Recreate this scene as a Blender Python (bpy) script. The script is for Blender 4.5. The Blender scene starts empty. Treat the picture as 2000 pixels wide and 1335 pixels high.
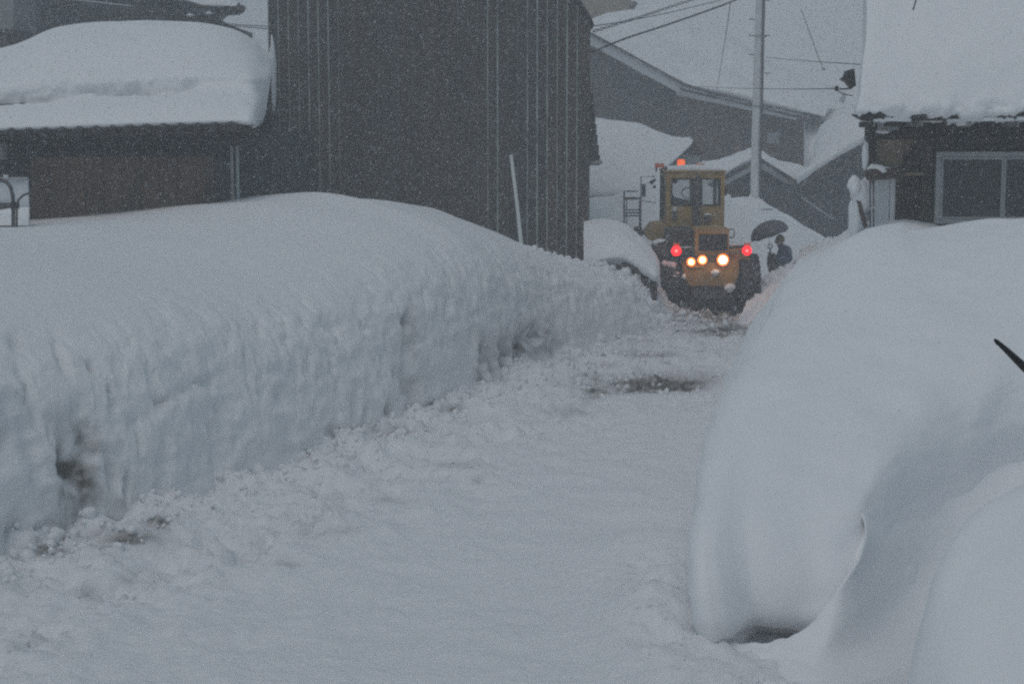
import bpy, bmesh, math, random
import numpy as np
from mathutils import Vector, Matrix

random.seed(7)
RNG = np.random.default_rng(11)
scene = bpy.context.scene
COL = scene.collection

# ------------------------------------------------------------------ camera
CAM_H = 3.85
FPX = 3333.0                       # focal length in photo pixels (2000 wide)
TH = math.atan(417.5 / FPX)        # pitch down
cam_d = bpy.data.cameras.new("camera")
cam_d.sensor_width = 36.0
cam_d.lens = 36.0 * FPX / 2000.0
cam_d.clip_start = 0.1
cam_d.clip_end = 2000
cam = bpy.data.objects.new("camera", cam_d)
cam.location = (0, 0, CAM_H)
cam.rotation_euler = (math.pi / 2 - TH, 0, 0)
COL.objects.link(cam)
scene.camera = cam

# ------------------------------------------------------------------ light
SUN_EL, SUN_AZ = math.radians(64), math.radians(205)
world = bpy.data.worlds.new("World")
scene.world = world
world.use_nodes = True
wn = world.node_tree
wn.nodes.clear()
wo = wn.nodes.new("ShaderNodeOutputWorld")
wb = wn.nodes.new("ShaderNodeBackground")
ws = wn.nodes.new("ShaderNodeTexSky")
ws.sky_type = 'NISHITA'
ws.sun_disc = False
ws.sun_elevation = SUN_EL
ws.sun_rotation = SUN_AZ
ws.air_density = 1.0
ws.dust_density = 2.0
wh = wn.nodes.new("ShaderNodeHueSaturation")
wh.inputs["Saturation"].default_value = 0.90
wh.inputs["Hue"].default_value = 0.457
wb.inputs["Strength"].default_value = 0.085
wn.links.new(ws.outputs[0], wh.inputs["Color"])
wn.links.new(wh.outputs[0], wb.inputs["Color"])
wn.links.new(wb.outputs[0], wo.inputs["Surface"])

sun_d = bpy.data.lights.new("sun", 'SUN')
sun_d.energy = 0.5
sun_d.angle = math.radians(50)
sun_d.color = (1.0, 0.97, 0.93)
sun = bpy.data.objects.new("sun", sun_d)
sun.rotation_euler = (math.pi / 2 - SUN_EL, 0, math.pi - SUN_AZ + math.radians(0))
COL.objects.link(sun)
sv = Vector((math.sin(SUN_AZ) * math.cos(SUN_EL), math.cos(SUN_AZ) * math.cos(SUN_EL), math.sin(SUN_EL)))
sun.rotation_euler = sv.to_track_quat('Z', 'Y').to_euler()

scene.view_settings.view_transform = 'Standard'
scene.view_settings.look = 'None'
scene.view_settings.gamma = 1.0
scene.view_settings.use_curve_mapping = False
scene.view_settings.exposure = -0.27
scene.render.engine = 'CYCLES'
scene.cycles.use_denoising = False
scene.cycles.pixel_filter_type = 'BLACKMAN_HARRIS'
scene.cycles.filter_width = 2.3
scene.cycles.max_bounces = 6
scene.cycles.diffuse_bounces = 5
scene.cycles.volume_bounces = 1
scene.cycles.transparent_max_bounces = 8

# ------------------------------------------------------------------ projection helpers (photo pixel -> place)
CT, ST = math.cos(TH), math.sin(TH)

def P(px, py, Y):
    dx = (px - 1000.0) / FPX
    dy = (667.5 - py) / FPX
    ry = CT + dy * ST
    rz = -ST + dy * CT
    k = Y / ry
    return Vector((dx * k, Y, CAM_H + rz * k))

def G(px, py, z=0.0):
    dx = (px - 1000.0) / FPX
    dy = (667.5 - py) / FPX
    ry = CT + dy * ST
    rz = -ST + dy * CT
    k = (z - CAM_H) / rz
    return Vector((dx * k, ry * k, z))

def proj(A):
    X, Y, Z = A[..., 0], A[..., 1], A[..., 2] - CAM_H
    D = Y * CT - Z * ST
    U = Y * ST + Z * CT
    return 1000 + FPX * X / D, 667.5 - FPX * U / D

# ------------------------------------------------------------------ numpy noise
def _hash(ix, iy, iz, seed):
    h = (ix.astype(np.int64) * 374761393 + iy.astype(np.int64) * 668265263 + iz.astype(np.int64) * 2147483647 + seed * 974634777) & 0xFFFFFFFF
    h = ((h ^ (h >> 13)) * 1274126177) & 0xFFFFFFFF
    h = (h ^ (h >> 16)) & 0xFFFFFFFF
    return h / 4294967295.0 * 2 - 1

def vnoise(x, y, z, seed=0):
    xi, yi, zi = np.floor(x), np.floor(y), np.floor(z)
    fx, fy, fz = x - xi, y - yi, z - zi
    fx, fy, fz = [f * f * f * (f * (f * 6 - 15) + 10) for f in (fx, fy, fz)]
    r = 0
    for a in (0, 1):
        for b in (0, 1):
            for c in (0, 1):
                w = (fx if a else 1 - fx) * (fy if b else 1 - fy) * (fz if c else 1 - fz)
                r = r + w * _hash(xi + a, yi + b, zi + c, seed)
    return r

def fbm(x, y, z, sc, oct=3, seed=0, gain=0.5):
    r, a = 0, 1.0
    x, y, z = x / sc, y / sc, z / sc
    for i in range(oct):
        r = r + a * vnoise(x + 17.3 * i, y + 5.1 * i, z + 9.7 * i, seed + i)
        x, y, z, a = x * 2.03, y * 2.03, z * 2.03, a * gain
    return r

def sstep(a, b, x):
    t = np.clip((x - a) / (b - a), 0, 1)
    return t * t * (3 - 2 * t)

# ------------------------------------------------------------------ object helpers
def tag(o, label=None, cat=None, group=None, kind=None):
    if label: o["label"] = label
    if cat: o["category"] = cat
    if group: o["group"] = group
    if kind: o["kind"] = kind
    return o

def link(name, me, parent=None):
    o = bpy.data.objects.new(name, me)
    COL.objects.link(o)
    if parent is not None:
        o.parent = parent
        o.matrix_parent_inverse = Matrix.Translation(-Vector(parent.location)) if parent.parent is None else Matrix.Identity(4)
    return o

def thing(name, label, cat, loc=(0, 0, 0), group=None):
    o = bpy.data.objects.new(name, None)
    o.empty_display_size = 0.2
    o.location = loc
    COL.objects.link(o)
    return tag(o, label, cat, group)

class MB:
    """collects shapes in a bmesh (world coordinates)"""
    def __init__(s):
        s.bm = bmesh.new()

    def box(s, lo, hi, bevel=0.0, seg=1):
        lo, hi = Vector(lo), Vector(hi)
        c, d = (lo + hi) / 2, hi - lo
        r = bmesh.ops.create_cube(s.bm, size=1.0)
        vs = r['verts']
        bmesh.ops.scale(s.bm, vec=d, verts=vs)
        bmesh.ops.translate(s.bm, vec=c, verts=vs)
        if bevel > 0:
            es = {e for v in vs for e in v.link_edges}
            bmesh.ops.bevel(s.bm, geom=list(es), offset=bevel, segments=seg, affect='EDGES', profile=0.6)
        return s

    def bar(s, a, b, w, h, up=(0, 0, 1)):
        a, b = Vector(a), Vector(b)
        d = (b - a)
        n = d.normalized()
        up = Vector(up)
        sd = n.cross(up)
        if sd.length < 1e-5:
            sd = n.cross(Vector((1, 0, 0)))
        sd.normalize()
        u = sd.cross(n)
        vs = []
        for p in (a, b):
            for i, j in ((-1, -1), (1, -1), (1, 1), (-1, 1)):
                vs.append(s.bm.verts.new(p + sd * (w / 2 * i) + u * (h / 2 * j)))
        f = s.bm.faces.new
        f(vs[0:4][::-1]); f(vs[4:8])
        for k in range(4):
            f((vs[k], vs[(k + 1) % 4], vs[4 + (k + 1) % 4], vs[4 + k]))
        return s

    def tube(s, pts, r, n=8, caps=True):
        pts = [Vector(p) for p in pts]
        rs = r if isinstance(r, (list, tuple)) else [r] * len(pts)
        rings = []
        prev = None
        for i, p in enumerate(pts):
            t = (pts[min(i + 1, len(pts) - 1)] - pts[max(i - 1, 0)]).normalized()
            if prev is None:
                a = t.cross(Vector((0, 0, 1)))
                if a.length < 1e-3: a = t.cross(Vector((0, 1, 0)))
                a.normalize()
            else:
                a = (prev - t * prev.dot(t)).normalized()
            prev = a
            b = t.cross(a)
            rings.append([s.bm.verts.new(p + (a * math.cos(2 * math.pi * k / n) + b * math.sin(2 * math.pi * k / n)) * rs[i]) for k in range(n)])
        for q, w in zip(rings, rings[1:]):
            for k in range(n):
                s.bm.faces.new((q[k], q[(k + 1) % n], w[(k + 1) % n], w[k]))
        if caps:
            s.bm.faces.new(rings[0][::-1]); s.bm.faces.new(rings[-1])
        return s

    def prism(s, poly, vec):
        poly = [Vector(p) for p in poly]
        vec = Vector(vec)
        a = [s.bm.verts.new(p) for p in poly]
        b = [s.bm.verts.new(p + vec) for p in poly]
        s.bm.faces.new(a[::-1]); s.bm.faces.new(b)
        n = len(a)
        for k in range(n):
            s.bm.faces.new((a[k], a[(k + 1) % n], b[(k + 1) % n], b[k]))
        return s

    def lathe(s, prof, c, axis='X', n=32, lug=None):
        """prof: (r, t) list; axis of revolution through c"""
        c = Vector(c)
        rings = []
        for r, t in prof:
            ring = []
            for k in range(n):
                a = 2 * math.pi * k / n
                if axis == 'X': p = Vector((t, r * math.cos(a), r * math.sin(a)))
                elif axis == 'Y': p = Vector((r * math.cos(a), t, r * math.sin(a)))
                else: p = Vector((r * math.cos(a), r * math.sin(a), t))
                ring.append(s.bm.verts.new(c + p))
            rings.append(ring)
        for q, w in zip(rings, rings[1:]):
            for k in range(n):
                s.bm.faces.new((q[k], q[(k + 1) % n], w[(k + 1) % n], w[k]))
        for ring in (rings[0], rings[-1]):
            try: s.bm.faces.new(ring)
            except Exception: pass
        return s

    def blob(s, c, r, sub=2, jit=0.15, seed=0):
        rr = bmesh.ops.create_icosphere(s.bm, subdivisions=sub, radius=1.0)
        rg = random.Random(seed)
        o = rg.random() * 50
        for v in rr['verts']:
            from mathutils import noise
            k = 1 + jit * noise.noise(v.co * 1.8 + Vector((o, o, o)))
            v.co = Vector(c) + Vector((v.co.x * r[0], v.co.y * r[1], v.co.z * r[2])) * k
        return s

    def build(s, name, mat, parent=None, smooth=False, angle=None):
        bmesh.ops.recalc_face_normals(s.bm, faces=s.bm.faces[:])
        me = bpy.data.meshes.new(name)
        s.bm.to_mesh(me)
        s.bm.free()
        if mat: me.materials.append(mat)
        if smooth:
            me.polygons.foreach_set("use_smooth", [True] * len(me.polygons))
            if angle:
                try: me.set_sharp_from_angle(angle=math.radians(angle))
                except Exception: pass
        return link(name, me, parent)

def catmull(ctrl, ts):
    n = ctrl.shape[0]
    i = np.clip(np.floor(ts).astype(int), 0, n - 2)
    f = (ts - i)
    shp = [-1] + [1] * (ctrl.ndim - 1)
    f = f.reshape(shp)
    p0 = ctrl[np.clip(i - 1, 0, n - 1)]; p1 = ctrl[i]; p2 = ctrl[i + 1]; p3 = ctrl[np.clip(i + 2, 0, n - 1)]
    m1 = (p2 - p0) / 2; m2 = (p3 - p1) / 2
    f2, f3 = f * f, f * f * f
    return (2 * f3 - 3 * f2 + 1) * p1 + (f3 - 2 * f2 + f) * m1 + (-2 * f3 + 3 * f2) * p2 + (f3 - f2) * m2

def params(ctrl, n):
    d = np.linalg.norm(np.diff(ctrl, axis=0), axis=-1)
    while d.ndim > 1: d = d.mean(axis=1)
    cum = np.concatenate([[0], np.cumsum(d + 1e-4)])
    return np.interp(np.linspace(0, cum[-1], n), cum, np.arange(len(cum)))

def normals(A):
    du = np.gradient(A, axis=1); dv = np.gradient(A, axis=0)
    n = np.cross(du, dv)
    n /= (np.linalg.norm(n, axis=-1, keepdims=True) + 1e-9)
    return n

def grid_mesh(name, A, mat, dirt_shade=None, parent=None):
    nv, nu = A.shape[:2]
    me = bpy.data.meshes.new(name)
    me.vertices.add(nv * nu)
    me.vertices.foreach_set("co", A.reshape(-1).astype(np.float32))
    idx = np.arange(nv * nu).reshape(nv, nu)
    q = np.stack([idx[:-1, :-1], idx[:-1, 1:], idx[1:, 1:], idx[1:, :-1]], -1).reshape(-1)
    nf = (nv - 1) * (nu - 1)
    me.loops.add(nf * 4); me.polygons.add(nf)
    me.loops.foreach_set("vertex_index", q.astype(np.int32))
    me.polygons.foreach_set("loop_start", np.arange(0, nf * 4, 4, dtype=np.int32))
    me.polygons.foreach_set("loop_total", np.full(nf, 4, dtype=np.int32))
    me.polygons.foreach_set("use_smooth", np.ones(nf, dtype=bool))
    me.update(calc_edges=True)
    if dirt_shade is not None:
        at = me.attributes.new("dirt_shade", 'FLOAT', 'POINT')
        at.data.foreach_set("value", np.clip(dirt_shade, 0, 1).reshape(-1).astype(np.float32))
    me.materials.append(mat)
    return link(name, me, parent)

def loft(rows, nu, nv):
    """rows: list of rows of world points, same length -> smooth grid (nv, nu, 3)"""
    C = np.array([[tuple(p) for p in r] for r in rows], dtype=float)
    tv = params(C, nv)
    B = catmull(C, tv)                     # (nv, cols, 3)
    Bt = B.transpose(1, 0, 2)
    tu = params(C.transpose(1, 0, 2), nu)
    A = catmull(Bt, tu).transpose(1, 0, 2)
    return A, tu, tv

def orient_up(A):
    """unit normals turned to face the camera side / up"""
    n = normals(A)
    s = np.sign(n[..., 2:3].mean() + 1e-9)
    return n * s

# ------------------------------------------------------------------ materials
def nt(name):
    m = bpy.data.materials.new(name)
    m.use_nodes = True
    t = m.node_tree
    return m, t, t.nodes["Principled BSDF"]

def surf(name, c1, c2=None, scale=4.0, rough=0.8, bump=0.0, bscale=40, metal=0.0, stretch=(1, 1, 1), frost=0.0, spec=0.3):
    m, t, b = nt(name)
    b.inputs["Roughness"].default_value = rough
    b.inputs["Metallic"].default_value = metal
    b.inputs["Specular IOR Level"].default_value = spec
    tc = t.nodes.new("ShaderNodeTexCoord")
    mp = t.nodes.new("ShaderNodeMapping")
    mp.inputs["Scale"].default_value = stretch
    t.links.new(tc.outputs["Object"], mp.inputs["Vector"])
    nz = t.nodes.new("ShaderNodeTexNoise")
    nz.inputs["Scale"].default_value = scale
    nz.inputs["Detail"].default_value = 6
    nz.inputs["Roughness"].default_value = 0.65
    t.links.new(mp.outputs[0], nz.inputs["Vector"])
    mr = t.nodes.new("ShaderNodeMapRange")
    mr.inputs["From Min"].default_value = 0.35
    mr.inputs["From Max"].default_value = 0.65
    t.links.new(nz.outputs["Fac"], mr.inputs["Value"])
    mx = t.nodes.new("ShaderNodeMix"); mx.data_type = 'RGBA'
    mx.inputs["A"].default_value = (*c1, 1)
    mx.inputs["B"].default_value = (*(c2 or [x * 0.7 for x in c1]), 1)
    t.links.new(mr.outputs[0], mx.inputs["Factor"])
    out = mx.outputs["Result"]
    if frost > 0:
        n2 = t.nodes.new("ShaderNodeTexNoise")
        n2.inputs["Scale"].default_value = 30.0
        n2.inputs["Detail"].default_value = 3
        n2.inputs["Roughness"].default_value = 0.7
        t.links.new(tc.outputs["Object"], n2.inputs["Vector"])
        r2 = t.nodes.new("ShaderNodeMapRange")
        r2.inputs["From Min"].default_value = 0.50
        r2.inputs["From Max"].default_value = 0.78
        r2.inputs["To Max"].default_value = frost
        t.links.new(n2.outputs["Fac"], r2.inputs["Value"])
        m2 = t.nodes.new("ShaderNodeMix"); m2.data_type = 'RGBA'
        m2.inputs["B"].default_value = (0.75, 0.77, 0.8, 1)
        t.links.new(out, m2.inputs["A"])
        t.links.new(r2.outputs[0], m2.inputs["Factor"])
        out = m2.outputs["Result"]
    t.links.new(out, b.inputs["Base Color"])
    if bump > 0:
        n3 = t.nodes.new("ShaderNodeTexNoise")
        n3.inputs["Scale"].default_value = bscale
        n3.inputs["Detail"].default_value = 4
        t.links.new(mp.outputs[0], n3.inputs["Vector"])
        bp = t.nodes.new("ShaderNodeBump")
        bp.inputs["Strength"].default_value = bump
        bp.inputs["Distance"].default_value = 0.02
        t.links.new(n3.outputs["Fac"], bp.inputs["Height"])
        t.links.new(bp.outputs[0], b.inputs["Normal"])
    return m

def snow_mat(name, bump=0.35, rough_scale=22.0, dist=0.012):
    m, t, b = nt(name)
    b.inputs["Roughness"].default_value = 0.75
    b.inputs["Specular IOR Level"].default_value = 0.25
    tc = t.nodes.new("ShaderNodeTexCoord")
    at = t.nodes.new("ShaderNodeAttribute"); at.attribute_name = "dirt_shade"
    n0 = t.nodes.new("ShaderNodeTexNoise")
    n0.inputs["Scale"].default_value = 1.3; n0.inputs["Detail"].default_value = 8; n0.inputs["Roughness"].default_value = 0.7
    t.links.new(tc.outputs["Object"], n0.inputs["Vector"])
    mx0 = t.nodes.new("ShaderNodeMix"); mx0.data_type = 'RGBA'
    mx0.inputs["A"].default_value = (0.89, 0.895, 0.905, 1)
    mx0.inputs["B"].default_value = (0.84, 0.85, 0.87, 1)
    t.links.new(n0.outputs["Fac"], mx0.inputs["Factor"])
    # dirty slush colour, used for painted shade too, broken up by fine noise
    n1 = t.nodes.new("ShaderNodeTexNoise")
    n1.inputs["Scale"].default_value = 9; n1.inputs["Detail"].default_value = 6
    t.links.new(tc.outputs["Object"], n1.inputs["Vector"])
    mu = t.nodes.new("ShaderNodeMath"); mu.operation = 'MULTIPLY_ADD'
    mu.inputs[1].default_value = 1.3; mu.inputs[2].default_value = -0.65
    t.links.new(n1.outputs["Fac"], mu.inputs[0])
    ml = t.nodes.new("ShaderNodeMath"); ml.operation = 'MULTIPLY_ADD'; ml.use_clamp = True
    t.links.new(mu.outputs[0], ml.inputs[0]); t.links.new(at.outputs["Fac"], ml.inputs[1]); t.links.new(at.outputs["Fac"], ml.inputs[2])
    mx1 = t.nodes.new("ShaderNodeMix"); mx1.data_type = 'RGBA'
    mx1.inputs["B"].default_value = (0.13, 0.12, 0.105, 1)
    t.links.new(mx0.outputs["Result"], mx1.inputs["A"])
    t.links.new(ml.outputs[0], mx1.inputs["Factor"])
    t.links.new(mx1.outputs["Result"], b.inputs["Base Color"])
    n2 = t.nodes.new("ShaderNodeTexNoise")
    n2.inputs["Scale"].default_value = rough_scale; n2.inputs["Detail"].default_value = 8; n2.inputs["Roughness"].default_value = 0.65
    t.links.new(tc.outputs["Object"], n2.inputs["Vector"])
    bp = t.nodes.new("ShaderNodeBump")
    bp.inputs["Strength"].default_value = bump; bp.inputs["Distance"].default_value = dist
    t.links.new(n2.outputs["Fac"], bp.inputs["Height"])
    t.links.new(bp.outputs[0], b.inputs["Normal"])
    return m

def emit(name, col, strength):
    m, t, b = nt(name)
    b.inputs["Base Color"].default_value = (*[min(1, c) for c in col], 1)
    b.inputs["Emission Color"].default_value = (*col, 1)
    b.inputs["Emission Strength"].default_value = strength
    return m

M_SNOW = snow_mat("fresh_snow", bump=0.25)
M_PLOW = snow_mat("ploughed_snow", bump=0.85, rough_scale=11.0, dist=0.04)
M_FLAKE = bpy.data.materials.new("snowflake"); M_FLAKE.use_nodes = True
_t = M_FLAKE.node_tree; _t.nodes.clear()
_o = _t.nodes.new("ShaderNodeOutputMaterial"); _m = _t.nodes.new("ShaderNodeMixShader")
_d = _t.nodes.new("ShaderNodeBsdfDiffuse"); _l = _t.nodes.new("ShaderNodeBsdfTranslucent")
for _x in (_d, _l): _x.inputs["Color"].default_value = (0.88, 0.89, 0.91, 1)
_m.inputs[0].default_value = 0.5
_t.links.new(_d.outputs[0], _m.inputs[1]); _t.links.new(_l.outputs[0], _m.inputs[2]); _t.links.new(_m.outputs[0], _o.inputs["Surface"])
M_METAL_DARK = surf("weathered_dark_sheet", (0.075, 0.059, 0.045), (0.040, 0.035, 0.031), scale=1.2, rough=0.75, bump=0.3, bscale=14, stretch=(1, 1, 0.4), frost=0.10)
M_SHEETS = [M_METAL_DARK,
            surf("weathered_sheet_grey", (0.064, 0.060, 0.055), (0.036, 0.035, 0.034), scale=2.2, rough=0.75, bump=0.3, bscale=14, stretch=(1, 1, 0.3), frost=0.12),
            surf("weathered_sheet_rusty", (0.085, 0.062, 0.046), (0.038, 0.033, 0.030), scale=1.7, rough=0.8, bump=0.3, bscale=14, stretch=(1, 1, 0.3), frost=0.10),
            surf("weathered_sheet_brown", (0.068, 0.055, 0.043), (0.030, 0.028, 0.027), scale=1.4, rough=0.8, bump=0.3, bscale=14, stretch=(1, 1, 0.4), frost=0.12)]
M_SEAM = surf("pale_seam", (0.46, 0.52, 0.50), (0.12, 0.14, 0.14), scale=2.5, rough=0.6, stretch=(1, 1, 0.5))
M_SEAM2 = surf("dull_seam", (0.19, 0.21, 0.205), (0.05, 0.055, 0.056), scale=1.3, rough=0.7, stretch=(1, 1, 0.35))
M_SHED = surf("rusty_brown_board", (0.20, 0.115, 0.065), (0.070, 0.052, 0.042), scale=1.6, rough=0.85, bump=0.4, bscale=10, stretch=(1, 1, 0.35), frost=0.14)
M_SHED2 = surf("dark_green_grey_board", (0.038, 0.042, 0.041), (0.022, 0.025, 0.026), scale=2.0, rough=0.85, bump=0.3, frost=0.10)
M_TILE = surf("dark_clay_tile", (0.055, 0.046, 0.044), (0.035, 0.032, 0.034), scale=6, rough=0.55)
M_WOOD_D = surf("dark_timber", (0.062, 0.046, 0.034), (0.026, 0.022, 0.020), scale=3, rough=0.85, bump=0.4, bscale=25, frost=0.08)
M_WOOD_B = surf("brown_timber", (0.10, 0.066, 0.050), (0.055, 0.040, 0.034), scale=5, rough=0.8, frost=0.10)
M_PLASTER = surf("stained_beige_plaster", (0.36, 0.28, 0.18), (0.20, 0.16, 0.115), scale=3.5, rough=0.9, frost=0.05)
M_PALE = surf("pale_board", (0.36, 0.37, 0.34), (0.28, 0.29, 0.28), scale=3, rough=0.8)
M_WHITE = surf("white_painted_board", (0.72, 0.74, 0.76), (0.62, 0.64, 0.67), scale=3, rough=0.7)
M_ALU = surf("dull_aluminium", (0.42, 0.435, 0.43), (0.32, 0.335, 0.335), scale=6, rough=0.5, metal=0.2)
M_PIPE = surf("grey_steel_pipe", (0.105, 0.10, 0.105), (0.06, 0.058, 0.06), scale=9, rough=0.6)
M_CONC = surf("snow_plastered_concrete", (0.84, 0.85, 0.865), (0.68, 0.69, 0.71), scale=4, rough=0.85, bump=0.3, frost=0.5)
M_YEL = surf("loader_yellow_brown_paint", (0.46, 0.29, 0.075), (0.27, 0.175, 0.055), scale=3.0, rough=0.55, bump=0.12, frost=0.22)
M_YEL2 = surf("loader_orange_paint", (0.46, 0.255, 0.06), (0.24, 0.14, 0.045), scale=3.5, rough=0.55, bump=0.12, frost=0.3)
M_GRIME = surf("grimy_machine_parts", (0.075, 0.062, 0.05), (0.035, 0.031, 0.029), scale=6, rough=0.8, bump=0.4, frost=0.42)
M_BLACK = surf("black_rubber", (0.036, 0.035, 0.036), (0.022, 0.022, 0.024), scale=9, rough=0.85, bump=0.3, frost=0.42)
M_DARKP = surf("black_painted_metal", (0.02, 0.02, 0.022), (0.012, 0.012, 0.014), scale=5, rough=0.5)
M_CABLE = surf("dark_cable", (0.05, 0.045, 0.05), (0.035, 0.033, 0.035), scale=9, rough=0.7)
M_STAKE = surf("pale_green_stake", (0.84, 0.88, 0.85), (0.74, 0.79, 0.76), scale=7, rough=0.6)
M_SKIN = surf("skin", (0.45, 0.28, 0.20), (0.38, 0.23, 0.17), scale=8, rough=0.6)
M_NAVY = surf("navy_padded_cloth", (0.085, 0.11, 0.19), (0.05, 0.065, 0.125), scale=8, rough=0.9, frost=0.08)
M_TROUS = surf("dark_work_trousers", (0.02, 0.02, 0.025), (0.014, 0.014, 0.018), scale=8, rough=0.9)
M_HAT = surf("mustard_brown_knit", (0.36, 0.24, 0.08), (0.22, 0.15, 0.06), scale=20, rough=0.95, bump=0.4)
M_UMB = surf("dark_violet_umbrella_cloth", (0.11, 0.10, 0.115), (0.065, 0.06, 0.072), scale=5, rough=0.6, frost=0.07)
M_GLOVE = surf("pale_work_glove", (0.40, 0.41, 0.40), (0.30, 0.31, 0.31), scale=12, rough=0.9)
M_SHOVEL = surf("brown_shovel_wood", (0.085, 0.055, 0.045), (0.05, 0.036, 0.03), scale=12, rough=0.7)
M_LAMP_W = emit("reversing_lamp_glow", (1.0, 0.93, 0.78), 14.0)
M_LAMP_Y = emit("warm_lamp_glow", (1.0, 0.74, 0.30), 7.0)
M_RING = emit("warm_halo_rim", (1.0, 0.22, 0.04), 2.0)  # orange halo of the white lamps, put in as a glowing rim
M_RED = emit("red_tail_lens", (1.0, 0.012, 0.02), 2.6)
M_REDHOT = emit("red_tail_bulb", (1.0, 0.16, 0.13), 3.2)
M_BEACON = emit("orange_beacon_glow", (1.0, 0.16, 0.03), 0.95)
M_AMBER = emit("dull_amber_lens", (0.42, 0.10, 0.05), 0.25)

def glass_mat(name, col=(0.02, 0.024, 0.026), alpha=1.0, rough=0.12):
    m, t, b = nt(name)
    b.inputs["Base Color"].default_value = (*col, 1)
    b.inputs["Roughness"].default_value = rough
    b.inputs["Alpha"].default_value = alpha
    b.inputs["Specular IOR Level"].default_value = 0.5
    tc = t.nodes.new("ShaderNodeTexCoord")
    nz = t.nodes.new("ShaderNodeTexNoise"); nz.inputs["Scale"].default_value = 2.5; nz.inputs["Detail"].default_value = 5
    t.links.new(tc.outputs["Object"], nz.inputs["Vector"])
    mr = t.nodes.new("ShaderNodeMapRange"); mr.inputs["To Min"].default_value = rough; mr.inputs["To Max"].default_value = rough + 0.3
    t.links.new(nz.outputs["Fac"], mr.inputs["Value"])
    t.links.new(mr.outputs[0], b.inputs["Roughness"])
    return m
M_GLASS = glass_mat("dark_window_glass")
M_CABGLASS = glass_mat("cab_glass", (0.30, 0.38, 0.37), 0.13, 0.1)

# ================================================================== GROUND
FOOT_L = [(-7.6, 6), (-6.9, 9), (-5.7, 12), (-4.35, 15.4), (-3.5, 16.9), (-2.6, 19), (-1.6, 21.4), (-.45, 24.7), (.7, 27.3), (1.95, 30), (3.05, 33), (3.35, 36), (3.5, 40), (4, 60)]
FLX = np.array([p[0] for p in FOOT_L]); FLY = np.array([p[1] for p in FOOT_L])

# foreground right: heights fitted through spots
def tps_fit(pts):
    A = np.array(pts, float); n = len(A)
    def k(r): return np.where(r > 1e-9, r * r * np.log(r + 1e-12), 0)
    d = np.linalg.norm(A[:, None, :2] - A[None, :, :2], axis=-1)
    K = k(d) + np.eye(n) * 0.02
    Pm = np.hstack([np.ones((n, 1)), A[:, :2]])
    L = np.zeros((n + 3, n + 3)); L[:n, :n] = K; L[:n, n:] = Pm; L[n:, :n] = Pm.T
    s = np.linalg.solve(L, np.concatenate([A[:, 2], np.zeros(3)]))
    def f(X, Y):
        r = s[n] + s[n + 1] * X + s[n + 2] * Y
        for i in range(n):
            r = r + s[i] * k(np.hypot(X - A[i, 0], Y - A[i, 1]))
        return r
    return f

fore = []
for px, py, z in [(1050, 1330, 0), (1120, 1150, 0), (1170, 1040, 0), (1150, 950, 0), (1250, 1080, .19), (1330, 1030, .20), (1340, 1150, .22),
                  (1235, 1190, .19), (1190, 1300, .08), (1330, 1255, .11), (1330, 1330, .05)]:
    g = G(px, py, z); fore.append((g.x, g.y, z))
fore += [(1.9, 12.6, -.15), (2.4, 12.9, -.15), (1.9, 12.1, -.02), (1.9, 11.3, -.08), (3.0, 12.5, -.2), (1.9, 15.5, .0), (3.0, 15.5, .0), (4.5, 15.5, .0), (1.7, 13.8, .0), (6, 12, .0), (6, 15, .0), (1, 7, 0), (3, 7, 0), (5, 8, 0), (0.2, 10, 0), (0.3, 14, 0), (.5, 17, 0)]
fore_f = tps_fit(fore)

def ground_z(X, Y):
    xl = np.interp(Y, FLY, FLX)
    d = X - xl                                 # distance right of the left bank foot
    near = np.exp(-np.clip(d, 0, 9) / 0.85)
    z = 0.06 * fbm(X, Y, 0 * X, 3.2, 2, 1)
    z = z + 0.12 * near * (0.75 + 0.5 * fbm(X, Y, 0 * X, .8, 2, 5))
    rough = 0.22 + 1.05 * np.exp(-(np.clip(d, 0, 9) / 2.2) ** 2) + 1.0 * np.exp(-((d - 1.9) / .4) ** 2) * sstep(-.2, .6, fbm(X, Y, 0 * X, 1.1, 2, 29))
    rough = np.maximum(rough, sstep(22, 25, Y) * 1.0)
    z = z + 0.085 * rough * fbm(X, Y, 0 * X, .40, 4, 9, .62)
    z = z + 0.06 * rough * np.abs(fbm(X, Y, 0 * X, .17, 3, 19, .6))
    # shallow wheel ruts along the road
    for off, dep in ((1.55, .075), (3.1, .045)):
        z = z - dep * np.exp(-((d - off) / .28) ** 2) * (1 + fbm(X, Y, 0 * X, 1.4, 2, 23))
    # crossways slush furrows far up the road
    w = sstep(23.5, 25, Y) * (1 - sstep(40, 44, Y))
    z = z + w * .05 * fbm(X * .35, Y, 0 * X, .7, 3, 31)
    # foreground on the right
    m = sstep(0.3, 1.0, X) * (1 - sstep(15.5, 17.5, Y)) * sstep(6, 8.5, Y)
    zf = fore_f(X, Y) + .018 * fbm(X, Y, 0 * X, .9, 2, 41)
    lump = sstep(.55, .95, X) * (1 - sstep(1.9, 2.3, X)) * sstep(11, 11.6, Y) * (1 - sstep(14.4, 15.2, Y))
    zf = zf + lump * (.055 * fbm(X, Y, 0 * X, .36, 3, 47) + .035 * fbm(X, Y, 0 * X, .12, 2, 48))
    z = z * (1 - m) + zf * m
    z = np.where((Y > 45) | (Y < 5) | (X > 12) | (X < -14), z * .6, z)
    return z

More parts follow.
